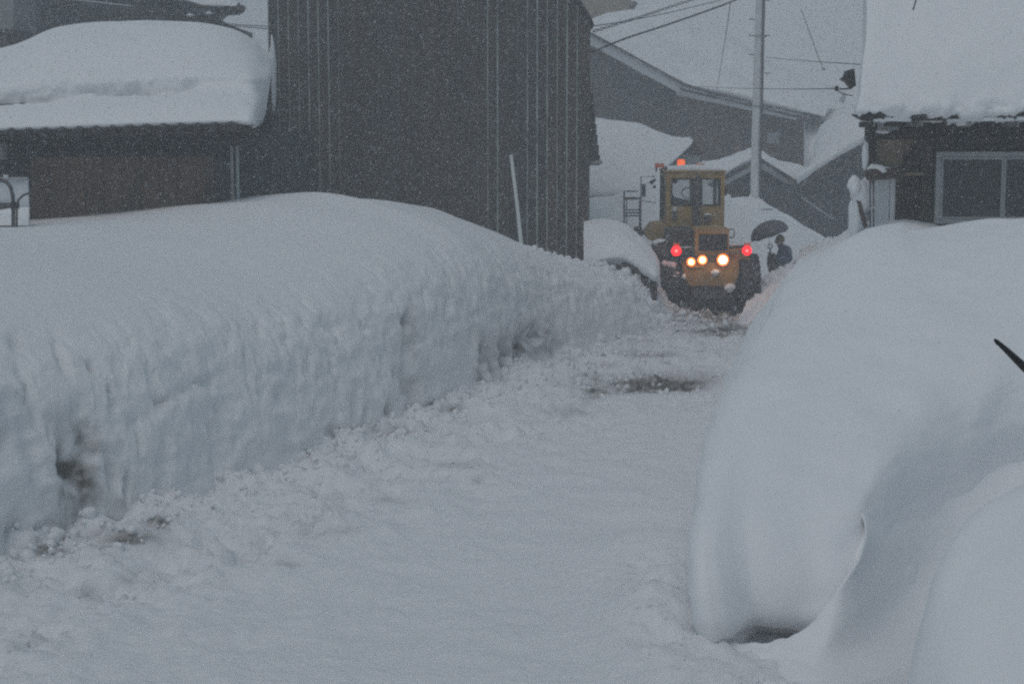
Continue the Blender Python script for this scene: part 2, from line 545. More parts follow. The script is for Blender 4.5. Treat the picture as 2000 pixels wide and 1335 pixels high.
def ladder(spans):
    out = []
    for a, b, n in spans: out.append(np.linspace(a, b, n, endpoint=False))
    out.append(np.array([spans[-1][1]]))
    return np.concatenate(out)
gx = ladder([(-400, -60, 8), (-60, -14, 20), (-14, -5, 70), (-5, 6.5, 250), (6.5, 14, 50), (14, 60, 20), (60, 400, 8)])
gy = np.concatenate([[-60, -20, -5, 0, 3, 6], 8 * np.exp(np.linspace(0, math.log(48 / 8), 430)), [52, 58, 66, 80, 110, 160, 240, 400]])
GX, GY = np.meshgrid(gx, gy)
GZ = ground_z(GX, GY)
ppx, ppy = proj(np.stack([GX, GY, GZ], -1))
dirt_shade = np.zeros_like(GZ)
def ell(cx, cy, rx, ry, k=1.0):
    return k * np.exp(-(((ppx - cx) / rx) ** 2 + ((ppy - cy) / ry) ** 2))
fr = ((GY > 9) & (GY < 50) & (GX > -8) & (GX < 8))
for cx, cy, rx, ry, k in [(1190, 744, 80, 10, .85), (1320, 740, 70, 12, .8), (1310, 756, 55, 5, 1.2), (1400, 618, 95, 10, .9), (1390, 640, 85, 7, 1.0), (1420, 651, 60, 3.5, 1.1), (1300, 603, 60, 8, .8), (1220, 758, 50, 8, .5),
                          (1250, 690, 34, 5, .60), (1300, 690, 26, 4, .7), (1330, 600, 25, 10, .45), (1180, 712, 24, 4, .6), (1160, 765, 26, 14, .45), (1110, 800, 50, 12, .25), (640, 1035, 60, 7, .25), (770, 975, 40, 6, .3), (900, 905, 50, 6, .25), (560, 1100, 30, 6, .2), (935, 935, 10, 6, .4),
                          (1400, 610, 90, 10, .5), (1240, 665, 60, 8, .15), (1500, 545, 60, 30, .18), (1480, 1228, 75, 20, .30),  # last spot paints the shade under the right bank's lip
                          (245, 1050, 60, 18, .8), (312, 1015, 22, 10, .9), (85, 1072, 40, 12, .7), (770, 838, 45, 8, .8), (890, 795, 26, 7, .7),  # mud and gap shade painted along the left bank foot
                          (50, 1140, 45, 12, .22), (170, 1155, 14, 8, .4), (40, 1262, 25, 6, .35), (250, 1130, 30, 10, .25)]:
    dirt_shade += np.where(fr, ell(cx, cy, rx, ry, k), 0)
dirt_shade *= np.clip(1.05 + .8 * fbm(GX * .5, GY, GZ, .25, 3, 77), 0, 2)
GZ = GZ - .05 * np.clip(dirt_shade, 0, 1)
GA = np.stack([GX, GY, GZ], -1)
ground = grid_mesh("ground", GA, M_PLOW, dirt_shade)
tag(ground, "snow covered village road and yards with packed tracks and grey slush patches", None, None, "structure")

# ================================================================== LEFT BANK
KF = [(-6.9, 9), (-5.7, 12), (-4.3, 15.4), (-3.5, 16.9), (-2.6, 19), (-1.6, 21.4), (-.45, 24.7), (.7, 27.3), (1.95, 30), (3.05, 33), (3.35, 35.6), (3.6, 39.5)]
CR = {0: (-9.4, 12, 2.6), 1: (-9.2, 16, 2.55), 2: (-8.9, 20, 2.5), 3: (-8.1, 22.4, 2.47),
      4: P(0, 449, 24), 4.6: P(110, 446, 24.6), 5: P(250, 434, 25.4), 5.5: P(400, 414, 26.4), 5.8: P(500, 397, 27), 6.05: P(570, 393, 27.5), 6.3: P(632, 378, 28), 6.55: P(675, 391, 28.4),
      7: P(760, 397, 29.2), 7.5: P(830, 404, 30.2), 8: P(885, 424, 31.2), 8.5: P(950, 463, 32.3), 9: P(1015, 492, 33.3), 9.5: P(1100, 513, 34.3), 10: P(1155, 533, 35), 11: P(1180, 545, 39.0)}
kk = np.array(sorted(CR)); cv = np.array([tuple(CR[k]) for k in kk])
nu, nv = 900, 330
ts = np.concatenate([np.linspace(0, 2, 60, endpoint=False), np.linspace(2, 11, nu - 60)])
Fp = catmull(np.array(KF, float), ts)
Cp = np.stack([np.interp(ts, kk, cv[:, i]) for i in range(3)], -1)
# soften the crest line a little
for i in range(3):
    pad = np.pad(Cp[:, i], 3, mode='edge'); Cp[:, i] = np.convolve(pad, np.ones(7) / 7, 'valid')
prof = np.array([(-.03, -.25), (0.0, 0.0), (.022, .19), (.045, .38), (.08, .56), (.145, .70), (.27, .81), (.48, .89), (.75, .955), (1.0, 1.0), (1.25, .985), (1.7, .93), (2.4, .85)])
soft = np.array([(-.03, -.25), (0.0, 0.0), (.06, .24), (.14, .46), (.22, .60), (.32, .69), (.44, .73), (.60, .80), (.80, .92), (1.0, 1.0), (1.25, .96), (1.7, .8), (2.4, .6)])
tv = params(prof * np.array([5.0, 2.5]), nv)
pA, pB = catmull(prof, tv), catmull(soft, tv)
slope_prof = np.array([(-.03, -.25), (0.0, 0.0), (.06, .26), (.14, .45), (.22, .56), (.32, .645), (.44, .72), (.60, .81), (.80, .92), (1.0, 1.0), (1.25, .97), (1.7, .9), (2.4, .8)])
pC = catmull(slope_prof, tv)
m1 = sstep(6.2, 7.9, ts)[None, :, None]; m2 = sstep(8.3, 9.2, ts)[None, :, None]
pr = pA[:, None, :] * (1 - m1) + m1 * (pC[:, None, :] * (1 - m2) + pB[:, None, :] * m2)
base = Fp[None, :, :] + (Cp[None, :, :2] - Fp[None, :, :]) * pr[..., 0:1]
# behind the crest go straight away from the road
LZ = Cp[None, :, 2] * pr[..., 1]
LA = np.concatenate([base, LZ[..., None]], -1)
X, Y, Z = LA[..., 0], LA[..., 1], LA[..., 2]
nrm = normals(LA)
nrm *= np.sign(nrm[nv // 2, nu // 2, 2])
rel = pr[..., 1]
face = (1 - sstep(.50, .90, rel)) * (pr[..., 0] < .6)
tail = sstep(8.4, 9.0, ts)[None, :] * (pr[..., 0] < 1.05)
S = np.broadcast_to(np.cumsum(np.concatenate([[0], np.linalg.norm(np.diff(Fp, axis=0), axis=1)]))[None, :], X.shape)
ppx, ppy = proj(LA)
disp = .05 * fbm(X, Y, Z, 2.4, 2, 3)
edge = sstep(-.02, .12, rel)
fl = fbm(S * 1.0, Z * .28, 0 * X, .42, 3, 13, .55)
wx = .25 * fbm(X, Y, Z, .6, 2, 131); patch = sstep(-.35, .5, fbm(S, Z, 0 * X, 1.6, 2, 133))
SS = S - .45 * Z
patch2 = sstep(-.2, .7, fbm(S, Z, 0 * X, 1.1, 2, 134))
disp += face * edge * (.012 * fl * patch + .034 * fbm(S * .42 + wx, Z * 1.1, 0 * X, .36, 4, 15, .6) + .017 * fbm(S * .5, Z, 0 * X, .11, 3, 16, .65))
disp -= face * edge * .028 * patch * sstep(.45, .9, np.abs(fbm(SS * 1.3, Z * .45, 0 * X, .5, 3, 135)))
disp += face * edge * .022 * patch2 * np.abs(fbm(S * .6, Z * 2.2, 0 * X, .3, 3, 136))
disp -= sstep(.1, .4, rel) * face * .05 * sstep(.55, .8, fbm(S, Z, 0 * X, .22, 2, 137))
disp += face * .03 * fbm(X, Y, Z, .7, 2, 21)
disp += tail * (.13 * fbm(X, Y, Z, .55, 3, 51, .6) + .07 * np.abs(fbm(X, Y, Z, .22, 3, 52, .6)))
dirt_shade = np.zeros_like(X)
def dent(cx, cy, rx, ry, dep, dk=0.0, rot=0.0):
    global disp, dirt_shade
    c, s_ = math.cos(rot), math.sin(rot)
    u = ((ppx - cx) * c + (ppy - cy) * s_) / rx
    v = (-(ppx - cx) * s_ + (ppy - cy) * c) / ry
    wb_ = .25 * fbm(X, Y, Z, .3, 2, int(cx) % 97)
    g = np.exp(-((u + wb_) ** 2 + (v + wb_) ** 2) ** 1.3) * (pr[..., 0] < 1.02)
    disp -= dep * g
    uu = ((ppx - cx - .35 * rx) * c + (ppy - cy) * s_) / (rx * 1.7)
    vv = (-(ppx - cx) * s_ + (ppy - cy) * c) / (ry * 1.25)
    dirt_shade += 1.5 * dk * np.exp(-((uu + wb_) ** 2 + (vv + wb_) ** 2)) * (pr[..., 0] < 1.02)  # brown dirt, with crevice shade painted in alongside it
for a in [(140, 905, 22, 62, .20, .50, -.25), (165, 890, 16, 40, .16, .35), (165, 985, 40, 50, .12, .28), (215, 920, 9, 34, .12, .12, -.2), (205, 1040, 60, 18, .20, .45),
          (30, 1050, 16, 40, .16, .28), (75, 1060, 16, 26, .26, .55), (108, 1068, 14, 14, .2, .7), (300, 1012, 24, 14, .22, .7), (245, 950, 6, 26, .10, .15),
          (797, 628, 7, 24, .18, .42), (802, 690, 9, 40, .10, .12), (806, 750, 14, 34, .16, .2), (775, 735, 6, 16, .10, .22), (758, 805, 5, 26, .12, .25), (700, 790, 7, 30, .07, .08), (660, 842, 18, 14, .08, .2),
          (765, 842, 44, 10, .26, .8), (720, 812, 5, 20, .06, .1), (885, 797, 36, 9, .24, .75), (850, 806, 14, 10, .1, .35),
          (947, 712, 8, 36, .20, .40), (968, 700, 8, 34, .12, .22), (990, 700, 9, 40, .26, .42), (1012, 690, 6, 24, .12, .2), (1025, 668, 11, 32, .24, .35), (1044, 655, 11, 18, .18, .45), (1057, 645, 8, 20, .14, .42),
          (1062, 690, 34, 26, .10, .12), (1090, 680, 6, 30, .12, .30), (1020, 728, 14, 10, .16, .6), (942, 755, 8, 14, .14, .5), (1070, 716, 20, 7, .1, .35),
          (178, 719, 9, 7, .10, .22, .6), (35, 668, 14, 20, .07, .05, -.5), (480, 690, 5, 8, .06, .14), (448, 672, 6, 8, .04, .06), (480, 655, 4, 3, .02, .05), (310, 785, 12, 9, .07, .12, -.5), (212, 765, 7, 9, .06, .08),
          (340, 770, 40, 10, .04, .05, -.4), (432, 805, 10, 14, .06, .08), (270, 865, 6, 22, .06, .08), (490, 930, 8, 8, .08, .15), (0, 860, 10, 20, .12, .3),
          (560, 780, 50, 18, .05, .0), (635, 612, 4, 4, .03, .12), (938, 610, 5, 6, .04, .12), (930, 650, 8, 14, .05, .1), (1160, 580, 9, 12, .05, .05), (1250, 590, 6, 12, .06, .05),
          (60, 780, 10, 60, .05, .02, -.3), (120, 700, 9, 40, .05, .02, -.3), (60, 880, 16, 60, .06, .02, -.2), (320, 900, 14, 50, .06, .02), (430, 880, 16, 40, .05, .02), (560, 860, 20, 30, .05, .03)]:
    dent(*a)
LA2 = LA + nrm * disp[..., None]
dirt_shade *= .85 * np.clip(0.75 + .9 * fbm(X, Y, Z, .16, 3, 78), 0, 1.6)
foot_d = (1 - sstep(.0, .10, rel)) * .10
bank = grid_mesh("snow_bank", LA2, M_PLOW, dirt_shade + foot_d * 0)
tag(bank, "long high ploughed snow bank with fluted dirty face left of the road", "snow bank")

# ================================================================== RIGHT BANK
def row(*pts): return [Vector(p) if len(p) == 3 and isinstance(p[1], float) and False else P(*p) for p in pts]
def W(*p): return Vector(p)
R = []
#            far road side       mid road side        left silhouette           c1                     c2                    c3                     c4                    c5                   c6
R.append([W(5.5, 32.6, -.2), W(3.6, 22.4, -.2), W(1.60, 13.5, -.25), W(2.0, 13.25, -.25), W(2.4, 13.2, -.2), P(1660, 1290, 13.1), P(1735, 1230, 13.5), P(1870, 1220, 14.3), P(2110, 1120, 15.0), W(9, 14, .2)])
_l = [P(1370, 1186, 13.05), P(1480, 1204, 12.9), P(1580, 1216, 12.86), P(1655, 1212, 12.93)]
R.append([W(5.2, 32.5, -.05), W(3.25, 22.3, -.02)] + _l + [P(1726, 1150, 13.4), P(1870, 1160, 14.42), P(2110, 1070, 15.1), W(9, 14.05, .3)])
R.append([W(5.0, 32.4, .05), W(3.0, 22.2, .05), P(1366, 1180, 12.95), P(1470, 1196, 12.66), P(1580, 1205, 12.68), P(1655, 1200, 12.75), P(1722, 1110, 13.35), P(1870, 1110, 14.5), P(2110, 1030, 15.2), W(9, 14.1, .5)])
R.append([W(4.95, 32.2, .3), W(2.98, 22.1, .35), P(1354, 1085, 13.05), P(1460, 1100, 12.74), P(1575, 1100, 12.84), P(1652, 1085, 12.9), P(1722, 1000, 13.5), P(1872, 985, 15.0), P(2110, 920, 15.8), W(9, 14.4, .9)])
R.append([W(5.0, 32.0, .6), W(3.0, 22.0, .8), P(1356, 990, 13.5), P(1462, 985, 13.22), P(1575, 978, 13.35), P(1660, 960, 13.4), P(1742, 900, 13.95), P(1885, 870, 15.1), P(2115, 800, 15.8), W(9.2, 15, 1.4)])
R.append([W(5.3, 31.5, 1.1), W(3.12, 21.8, 1.45), P(1383, 835, 14.9), P(1492, 815, 14.55), P(1600, 805, 14.7), P(1690, 790, 14.9), P(1780, 765, 15.2), P(1920, 735, 15.7), P(2130, 680, 16.3), W(9.5, 16.3, 2.1)])
R.append([W(6.0, 31.0, 1.55), W(3.7, 21.6, 2.12), P(1476, 650, 17.3), P(1570, 622, 17.0), P(1670, 605, 17.0), P(1760, 595, 17.1), P(1850, 585, 17.2), P(1980, 570, 17.4), P(2160, 540, 17.7), W(10, 18, 2.6)])
R.append([W(7.2, 30.6, 1.75), W(4.75, 23.0, 2.3), P(1566, 517, 20.3), P(1640, 484, 19.6), P(1700, 448, 19.9), P(1752, 441, 20.3), P(1800, 455, 20.4), P(1950, 434, 20.4), P(2200, 430, 20.4), W(11, 20.4, 2.75)])
R.append([W(8.5, 31, 1.6), W(6.2, 24.0, 2.25), W(5.0, 23.3, 2.25), W(5.2, 23.0, 2.35), W(5.45, 22.8, 2.4), P(1800, 468, 22.6), P(1810, 472, 22.3), P(1950, 460, 22.3), P(2200, 460, 22.3), W(11, 22.3, 2.7)])
R.append([W(10, 32, 1.2), W(8.2, 26.5, 1.7), W(6.2, 25.4, 1.8), W(6.2, 25.4, 1.8), W(6.3, 25.3, 1.8), W(6.7, 25.3, 1.8), W(7.2, 25.3, 1.8), W(8, 25.3, 1.8), W(9.5, 25.3, 1.8), W(12, 25, 1.8)])
RA, tu, tvv = loft(R, 330, 260)
n = normals(RA); n *= np.sign(n[200, 200, 2])
X, Y, Z = RA[..., 0], RA[..., 1], RA[..., 2]
ppx, ppy = proj(RA)
disp = .05 * fbm(X, Y, Z, 2.1, 2, 61) + .026 * fbm(X, Y, Z, .7, 3, 62) + .008 * fbm(X, Y, Z * 2.5, .22, 3, 64)
disp += .02 * fbm(X, Y, Z, .3, 2, 63) * (1 - sstep(.2, .7, Z))
dirt_shade = .30 * np.exp(-(((ppx - 1480) / 90) ** 2 + ((ppy - 1222) / 14) ** 2)) * (ppy > 1200)  # shade of the hollow under the lip, put into the snow colour
RA = RA + n * disp[..., None]
tag(grid_mesh("snow_bank", RA, M_SNOW, dirt_shade), "big smooth rounded snow bank right of the road with a hollow under its lip", "snow bank")

# apron and spur in front of the right bank, falling away into a trough on its right
def sp(px, py, Y): return P(px, py, Y)
crest = [(1300, 1190, 12.95), (1350, 1215, 12.7), (1400, 1240, 12.45), (1480, 1260, 12.3), (1560, 1242, 12.35), (1610, 1193, 12.42), (1652, 1136, 12.56), (1684, 1080, 12.78), (1692, 1020, 13.15), (1655, 930, 13.75)]
behind = [(1310, 1200, 13.1)] + [(0, 0, 0)] * 9
Ap = []
Ap.append([P(*c) + Vector((.0, .22, -.45)) for c in crest[:7]] + [P(*c) + Vector((-.04, .14, -.10)) for c in crest[7:]])
Ap.append([P(*c) + Vector((.0, .07, -.05)) for c in crest])
Ap.append([P(*c) for c in crest])
Ap.append([P(*c) for c in [(1270, 1230, 12.55), (1335, 1255, 12.3), (1395, 1272, 12.15), (1485, 1290, 12.0), (1578, 1276, 12.1), (1636, 1226, 12.3), (1684, 1166, 12.75), (1720, 1100, 13.3), (1742, 1040, 13.7), (1748, 930, 14.4)]])
Ap.append([P(*c) for c in [(1240, 1275, 12.15), (1320, 1300, 11.9), (1395, 1315, 11.75), (1490, 1325, 11.7), (1600, 1312, 11.85), (1690, 1265, 12.5), (1745, 1195, 13.3), (1790, 1125, 13.95), (1815, 1050, 14.35), (1845, 920, 15.2)]])
Ap.append([P(*c) for c in [(1220, 1345, 11.6), (1310, 1370, 11.4), (1395, 1385, 11.3), (1500, 1390, 11.25), (1630, 1375, 11.4), (1750, 1325, 12.3), (1830, 1250, 13.2), (1880, 1160, 14.0), (1900, 1070, 14.6), (1940, 900, 15.7)]])
Ap.append([P(*c) for c in [(1200, 1460, 10.8), (1300, 1480, 10.6), (1400, 1490, 10.5), (1520, 1490, 10.5), (1680, 1460, 10.8), (1830, 1400, 12.0), (1930, 1320, 13.0), (2000, 1210, 14.0), (2050, 1090, 14.8), (2150, 870, 16.2)]])
A, _, _ = loft(Ap, 190, 170)
n = normals(A); n *= np.sign(n[..., 2].mean())
X, Y, Z = A[..., 0], A[..., 1], A[..., 2]
ppx, ppy = proj(A)
lef = 1 - sstep(1480, 1620, ppx)
dsp = .014 * fbm(X, Y, Z, .8, 2, 68) + lef * (.045 * fbm(X, Y, Z, .35, 3, 47) + .03 * fbm(X, Y, Z, .12, 2, 48))
edge_f = sstep(1215, 1330, ppx)
A = A + n * dsp[..., None]
A[..., 2] -= (1 - edge_f) * .16
tag(grid_mesh("snow_apron", A, M_SNOW), "lumpy snow apron with curling ridge dropping into the shaded trough at lower right", "snow apron")

# near mound, bottom right
Nr = []
Nr.append([P(1800, 1480, 10.6), P(1810, 1420, 10.8), P(1830, 1320, 11.0), P(1870, 1190, 11.4), P(1930, 1090, 11.8), P(2030, 1030, 12.2), P(2200, 980, 12.4), P(2500, 960, 12.4)])
Nr.append([P(1764, 1440, 9.6), P(1772, 1345, 9.8), P(1798, 1212, 10.1), P(1838, 1092, 10.5), P(1900, 1002, 10.9), P(2002, 942, 11.3), P(2160, 890, 11.6), P(2450, 870, 11.6)])
Nr.append([P(1790, 1520, 8.8), P(1800, 1400, 9.1), P(1835, 1260, 9.4), P(1885, 1150, 9.8), P(1950, 1070, 10.2), P(2060, 1000, 10.6), P(2200, 950, 10.9), P(2450, 930, 10.9)])
Nr.append([P(1880, 1620, 8.0), P(1900, 1500, 8.3), P(1940, 1380, 8.6), P(1990, 1290, 8.9), P(2070, 1210, 9.2), P(2170, 1140, 9.5), P(2300, 1090, 9.7), P(2500, 1070, 9.7)])
Nr.append([P(2100, 1800, 7.0), P(2150, 1700, 7.2), P(2200, 1600, 7.4), P(2280, 1500, 7.6), P(2360, 1420, 7.8), P(2450, 1380, 8), P(2550, 1350, 8.1), P(2700, 1330, 8.1)])
for _r, _e in zip(Nr, (W(9.0, 13.9, .5), W(9.0, 12.6, 1.6), W(9.0, 11.4, 1.8), W(9.0, 9.9, 1.6), W(9.0, 8.2, .9))): _r.append(_e)
NA, _, _ = loft(Nr, 130, 110)
n = normals(NA); n *= np.sign(n[60, 60, 2])
X, Y, Z = NA[..., 0], NA[..., 1], NA[..., 2]
NA = NA + n * (.02 * fbm(X, Y, Z, .9, 2, 66) + .008 * fbm(X, Y, Z, .3, 2, 67))[..., None]
tag(grid_mesh("snow_mound", NA, M_SNOW), "smooth snow mound nearest the viewer in the lower right corner", "snow mound")

# ================================================================== generic snow sheet
def snow_sheet(name, rows, nu, nv, amp=.04, sc=1.2, amp2=.01, seed=0, mat=None, parent=None, label=None, cat=None, thick=False):
    A, _, _ = loft(rows, nu, nv)
    n = normals(A); n *= np.sign(n[..., 2].mean() + 1e-9)
    X, Y, Z = A[..., 0], A[..., 1], A[..., 2]
    A = A + n * (amp * fbm(X, Y, Z, sc, 2, seed) + amp2 * fbm(X, Y, Z, sc * .25, 3, seed + 3))[..., None]
    o = grid_mesh(name, A, mat or M_SNOW, None, parent)
    if label: tag(o, label, cat)
    return o

# berm right of the loader, in front of the person
Bm = [[P(1440, 640, 34.4), P(1490, 640, 34.4), P(1540, 640, 34.4), P(1600, 640, 34.4), P(1680, 640, 34.4)],
      [P(1462, 580, 35.6), P(1490, 575, 35.4), P(1540, 565, 35.4), P(1600, 560, 35.4), P(1680, 560, 35.2)],
      [P(1484, 555, 36.6), P(1500, 545, 36.5), P(1545, 526, 36.5), P(1600, 478, 36.5), P(1680, 470, 36.4)],
      [P(1486, 545, 37.0), P(1505, 538, 37.0), P(1548, 518, 37.1), P(1585, 478, 37.2), P(1690, 468, 37.0)],
      [P(1490, 560, 37.6), P(1510, 560, 37.6), P(1550, 530, 37.8), P(1620, 520, 38), P(1700, 510, 38)],
      [W(5.8, 38.2, -.1), W(6.2, 38.3, -.1), W(6.7, 38.4, 0), W(7.6, 39, .2), W(8.6, 39, .5)]]
snow_sheet("snow_berm", Bm, 110, 90, .07, .5, .07, 71, M_PLOW, None, "lumpy ploughed snow berm between the yellow loader and the person", "snow berm")

# mound round the utility pole and the slope below it
Mo = [[P(1290, 560, 41.5), P(1420, 560, 41.5), P(1480, 560, 41.5), P(1520, 560, 41.8), P(1580, 560, 42), P(1660, 560, 42), P(1740, 560, 42)],
      [P(1290, 500, 44), P(1420, 505, 44), P(1480, 505, 44), P(1520, 508, 44), P(1580, 510, 44), P(1660, 525, 44), P(1740, 540, 44)],
      [P(1290, 440, 48), P(1420, 440, 48), P(1470, 440, 48), P(1520, 452, 48), P(1570, 470, 47.6), P(1650, 500, 47), P(1740, 530, 46)],
      [P(1290, 395, 51), P(1416, 398, 51), P(1462, 398, 51.3), P(1505, 412, 51), P(1560, 443, 50), P(1640, 482, 49), P(1740, 525, 47)],
      [P(1290, 384, 52), P(1416, 386, 52), P(1460, 385, 52), P(1500, 402, 52), P(1550, 430, 51), P(1635, 474, 49.5), P(1740, 520, 47.5)],
      [P(1290, 400, 54), P(1416, 402, 54), P(1460, 400, 54), P(1500, 420, 54), P(1550, 448, 53), P(1635, 490, 51.5), P(1740, 540, 49.5)]]
snow_sheet("snow_mound", Mo, 130, 90, .06, 1.6, .02, 81, M_SNOW, None, "sloping snow mound around the foot of the utility pole", "snow mound")

# snow lying left of and behind the loader
Le = [[P(1130, 620, 39.5), P(1200, 620, 39.5), P(1290, 620, 39.5), P(1420, 620, 40)],
      [P(1130, 520, 40.0), P(1200, 520, 40.0), P(1290, 530, 40.2), P(1420, 560, 40.5)],
      [P(1130, 450, 41.2), P(1200, 455, 41.2), P(1290, 465, 41.5), P(1420, 500, 42)],
      [P(1130, 405, 42.5), P(1200, 398, 42.5), P(1300, 380, 42.8), P(1430, 410, 44)],
      [P(1130, 386, 43.8), P(1200, 379, 43.8), P(1300, 340, 43.8), P(1425, 384, 45)],
      [P(1130, 392, 44.2), P(1200, 386, 44.2), P(1300, 348, 44.3), P(1430, 392, 45.6)]]
snow_sheet("snow_drift", Le, 100, 90, .10, 1.3, .02, 91, M_SNOW, None, "snow drift behind the steel ladder and the loader", "snow drift")

# heap by the leaning plank, left of the right-hand house
He = [[P(1530, 610, 24.4), P(1610, 600, 24.2), P(1680, 600, 24), P(1760, 600, 24), P(1860, 600, 23.6)],
      [P(1550, 528, 24.0), P(1615, 498, 23.6), P(1690, 478, 23.3), P(1760, 466, 23.0), P(1860, 480, 23.4)],
      [P(1572, 505, 25.4), P(1630, 470, 25.2), P(1682, 440, 24.9), P(1760, 430, 24.2), P(1860, 450, 23.6)],
      [P(1580, 530, 26.4), P(1640, 495, 26.2), P(1690, 455, 25.9), P(1760, 440, 25.0), P(1860, 460, 23.9)],
      [P(1600, 570, 27), P(1660, 560, 27), P(1710, 560, 27), P(1760, 560, 26), P(1860, 560, 24.4)]]
snow_sheet("snow_heap", He, 90, 70, .04, .8, .012, 95, M_SNOW, None, "snow heap against the leaning plank beside the right-hand house", "snow heap")

# ================================================================== far hill
hx = np.linspace(-260, 300, 90); hy = np.linspace(95, 300, 40)
HX, HY = np.meshgrid(hx, hy)
HZ = -1 + sstep(95, 190, HY) * (17 + 6 * fbm(HX, HY, 0 * HX, 60, 2, 5))
hill = grid_mesh("hill", np.stack([HX, HY, HZ], -1), M_SNOW)
tag(hill, "snowy hillside fading into the falling snow behind the village", None, None, "structure")

# ================================================================== BARN (dark seamed metal storehouse)
BY = 36.0
def bxz(px, py, Y=BY):
    p = P(px, py, Y); return p.x, p.z
bx0 = P(528, 250, BY).x; bx1 = P(1152, 250, BY).x
barn = thing("barn", "tall dark barn clad in seamed metal sheets behind the left snow bank", "barn", ((bx0 + bx1) / 2, BY, 0))
ze = P(1155, 45, BY).z
apx = (bx0 + bx1) / 2
def roof_at(x):
    prs = [(bx0, ze + .8), (bx0 + .01, ze + .8), (apx, 8.9), (bx1 - .55, ze + .83), (bx1, ze)]
    return float(np.interp(x, [q[0] for q in prs], [q[1] for q in prs]))
poly = [(bx0 + .03, BY + .06, -.3), (bx1 - .03, BY + .06, -.3), (bx1 - .03, BY + .06, ze - .02), (bx1 - .57, BY + .06, ze + .80), (apx, BY + .06, 8.86), (bx0 + .03, BY + .06, ze + .78)]
MB().prism(poly, (0, 6.0, 0)).build("wall", M_METAL_DARK, barn)
npan = 31
pw = (bx1 - bx0 - .27) / npan
for i in range(npan + 1):
    x0 = bx0 + i * pw + .004
    x1 = x0 + pw - .008
    if i == npan: x1 = bx1
    rnd = random.random() * .008
    mm_ = M_SHEETS[random.randrange(4)]
    MB().prism([(x0, BY + rnd, .3), (x1, BY + rnd, .3), (x1, BY + rnd, roof_at(x1) - .03), (x0, BY + rnd, roof_at(x0) - .03)], (0, .05, 0)).build("metal_sheet", mm_ if i < npan - 1 else M_SHEETS[2], barn)
    # standing seam
    h = roof_at(x0) - .05
    w = random.uniform(.013, .026) if (i < 7 or i > 20) else .009
    MB().prism([(x0 - w, BY - .022, .3), (x0 + w * .3, BY - .022, .3), (x0 + w * .3, BY - .022, h), (x0 - w, BY - .022, h)], (0, .02, 0)).build("seam", (M_SEAM if random.random() < .6 else M_SEAM2) if (i < 8 or i > 19) else (M_SEAM2 if random.random() < .6 else M_METAL_DARK), barn)
# roof slabs
MB().prism([(bx1 + .08, BY - .12, ze - .06), (bx1 + .02, BY - .12, ze + .10), (bx1 - .55, BY - .12, ze + .98), (apx, BY - .12, 9.1), (apx, BY - .12, 8.92), (bx1 - .56, BY - .12, ze + .84)], (0, 6.4, 0)).build("roof", M_TILE, barn)
MB().prism([(bx0 - .05, BY - .12, ze + .85), (bx0 - .05, BY - .12, ze + 1.0), (apx, BY - .12, 9.1), (apx, BY - .12, 8.92)], (0, 6.4, 0)).build("roof", M_TILE, barn)
snow_sheet("roof_snow", [[W(bx0 - .1, BY - .1, ze + 1.0), W(apx, BY - .1, 9.1), W(bx1 - .55, BY - .1, ze + 1.0)],
                         [W(bx0 - .1, BY, ze + 1.7), W(apx, BY, 9.9), W(bx1 - .6, BY, ze + 1.6)],
                         [W(bx0 - .1, BY + 3, ze + 1.8), W(apx, BY + 3, 10.0), W(bx1 - .6, BY + 3, ze + 1.7)],
                         [W(bx0 - .1, BY + 6, ze + 1.7), W(apx, BY + 6, 9.9), W(bx1 - .6, BY + 6, ze + 1.6)]], 40, 30, .05, 1, .01, 5, M_SNOW, barn)
# lean-to roof edge on the right side, tiles stepping down
pr_ = [P(1152, 158, 36.6), P(1157, 200, 36.5), P(1160, 250, 36.4), P(1168, 305, 36.3)]
for i in range(8):
    t = i / 7
    py = 160 + t * 142
    xx = 1150 + 14 * t ** 1.3
    a = P(xx + 6, py + 10, 36.35)
    MB().box((bx1 - .02, 36.25, a.z - .12), (a.x + .02, 38.5, a.z + .10), .02).build("eave_tile", M_TILE, barn)
a = P(1168, 310, 36.3)
MB().tube([(bx1, 36.25, a.z - .10), (a.x + .05, 36.25, a.z - .07), (a.x + .05, 39, a.z - .07)], .045, 8).build("gutter", M_ALU, barn, True)
MB().tube([P(1153, 140, 36.1), P(1155, 185, 36.1)], .02, 6).build("gutter_strap", M_ALU, barn, True)
# snow slipped between shed and barn
MB().blob(P(533, 150, 35.7), (.07, .15, .75), 3, .4, 4).build("snow_patch", M_SNOW, barn, True)

# ================================================================== SHED (left, snow laden tiled roof)
SY = 29.0
shed = thing("shed", "low brown shed under a thick snow load on a tiled roof left of the barn", "shed", (-5.8, SY, 0))
def sx(px): return P(px, 300, SY).x
MB().box((sx(-500), SY + .08, 0), (sx(526), SY + 6.5, P(0, 258, SY).z), 0).build("wall", M_SHED2, shed)
k = 0
xs = np.linspace(58, 526, 14)
for i in range(13):
    a, b = sx(xs[i]) + .006, sx(xs[i + 1]) - .006
    j = random.random() * .02
    zt = P(0, 300 if i < 11 else 268, SY).z
    MB().box((a, SY - .02 - j, 1.2), (b, SY + .05, zt), .004).build("plank", M_SHED if i < 10 else M_SHED2, shed)
MB().box((sx(58), SY - .06, P(0, 306, SY).z), (sx(470), SY + .06, P(0, 296, SY).z), .006).build("beam", M_SHED2, shed)
for px in (20, 110, 200, 290, 380, 455):
    MB().box((sx(px), SY - .03, P(0, 296, SY).z), (sx(px) + .10, SY + .05, P(0, 262, SY).z), .004).build("rafter", M_WOOD_D, shed)
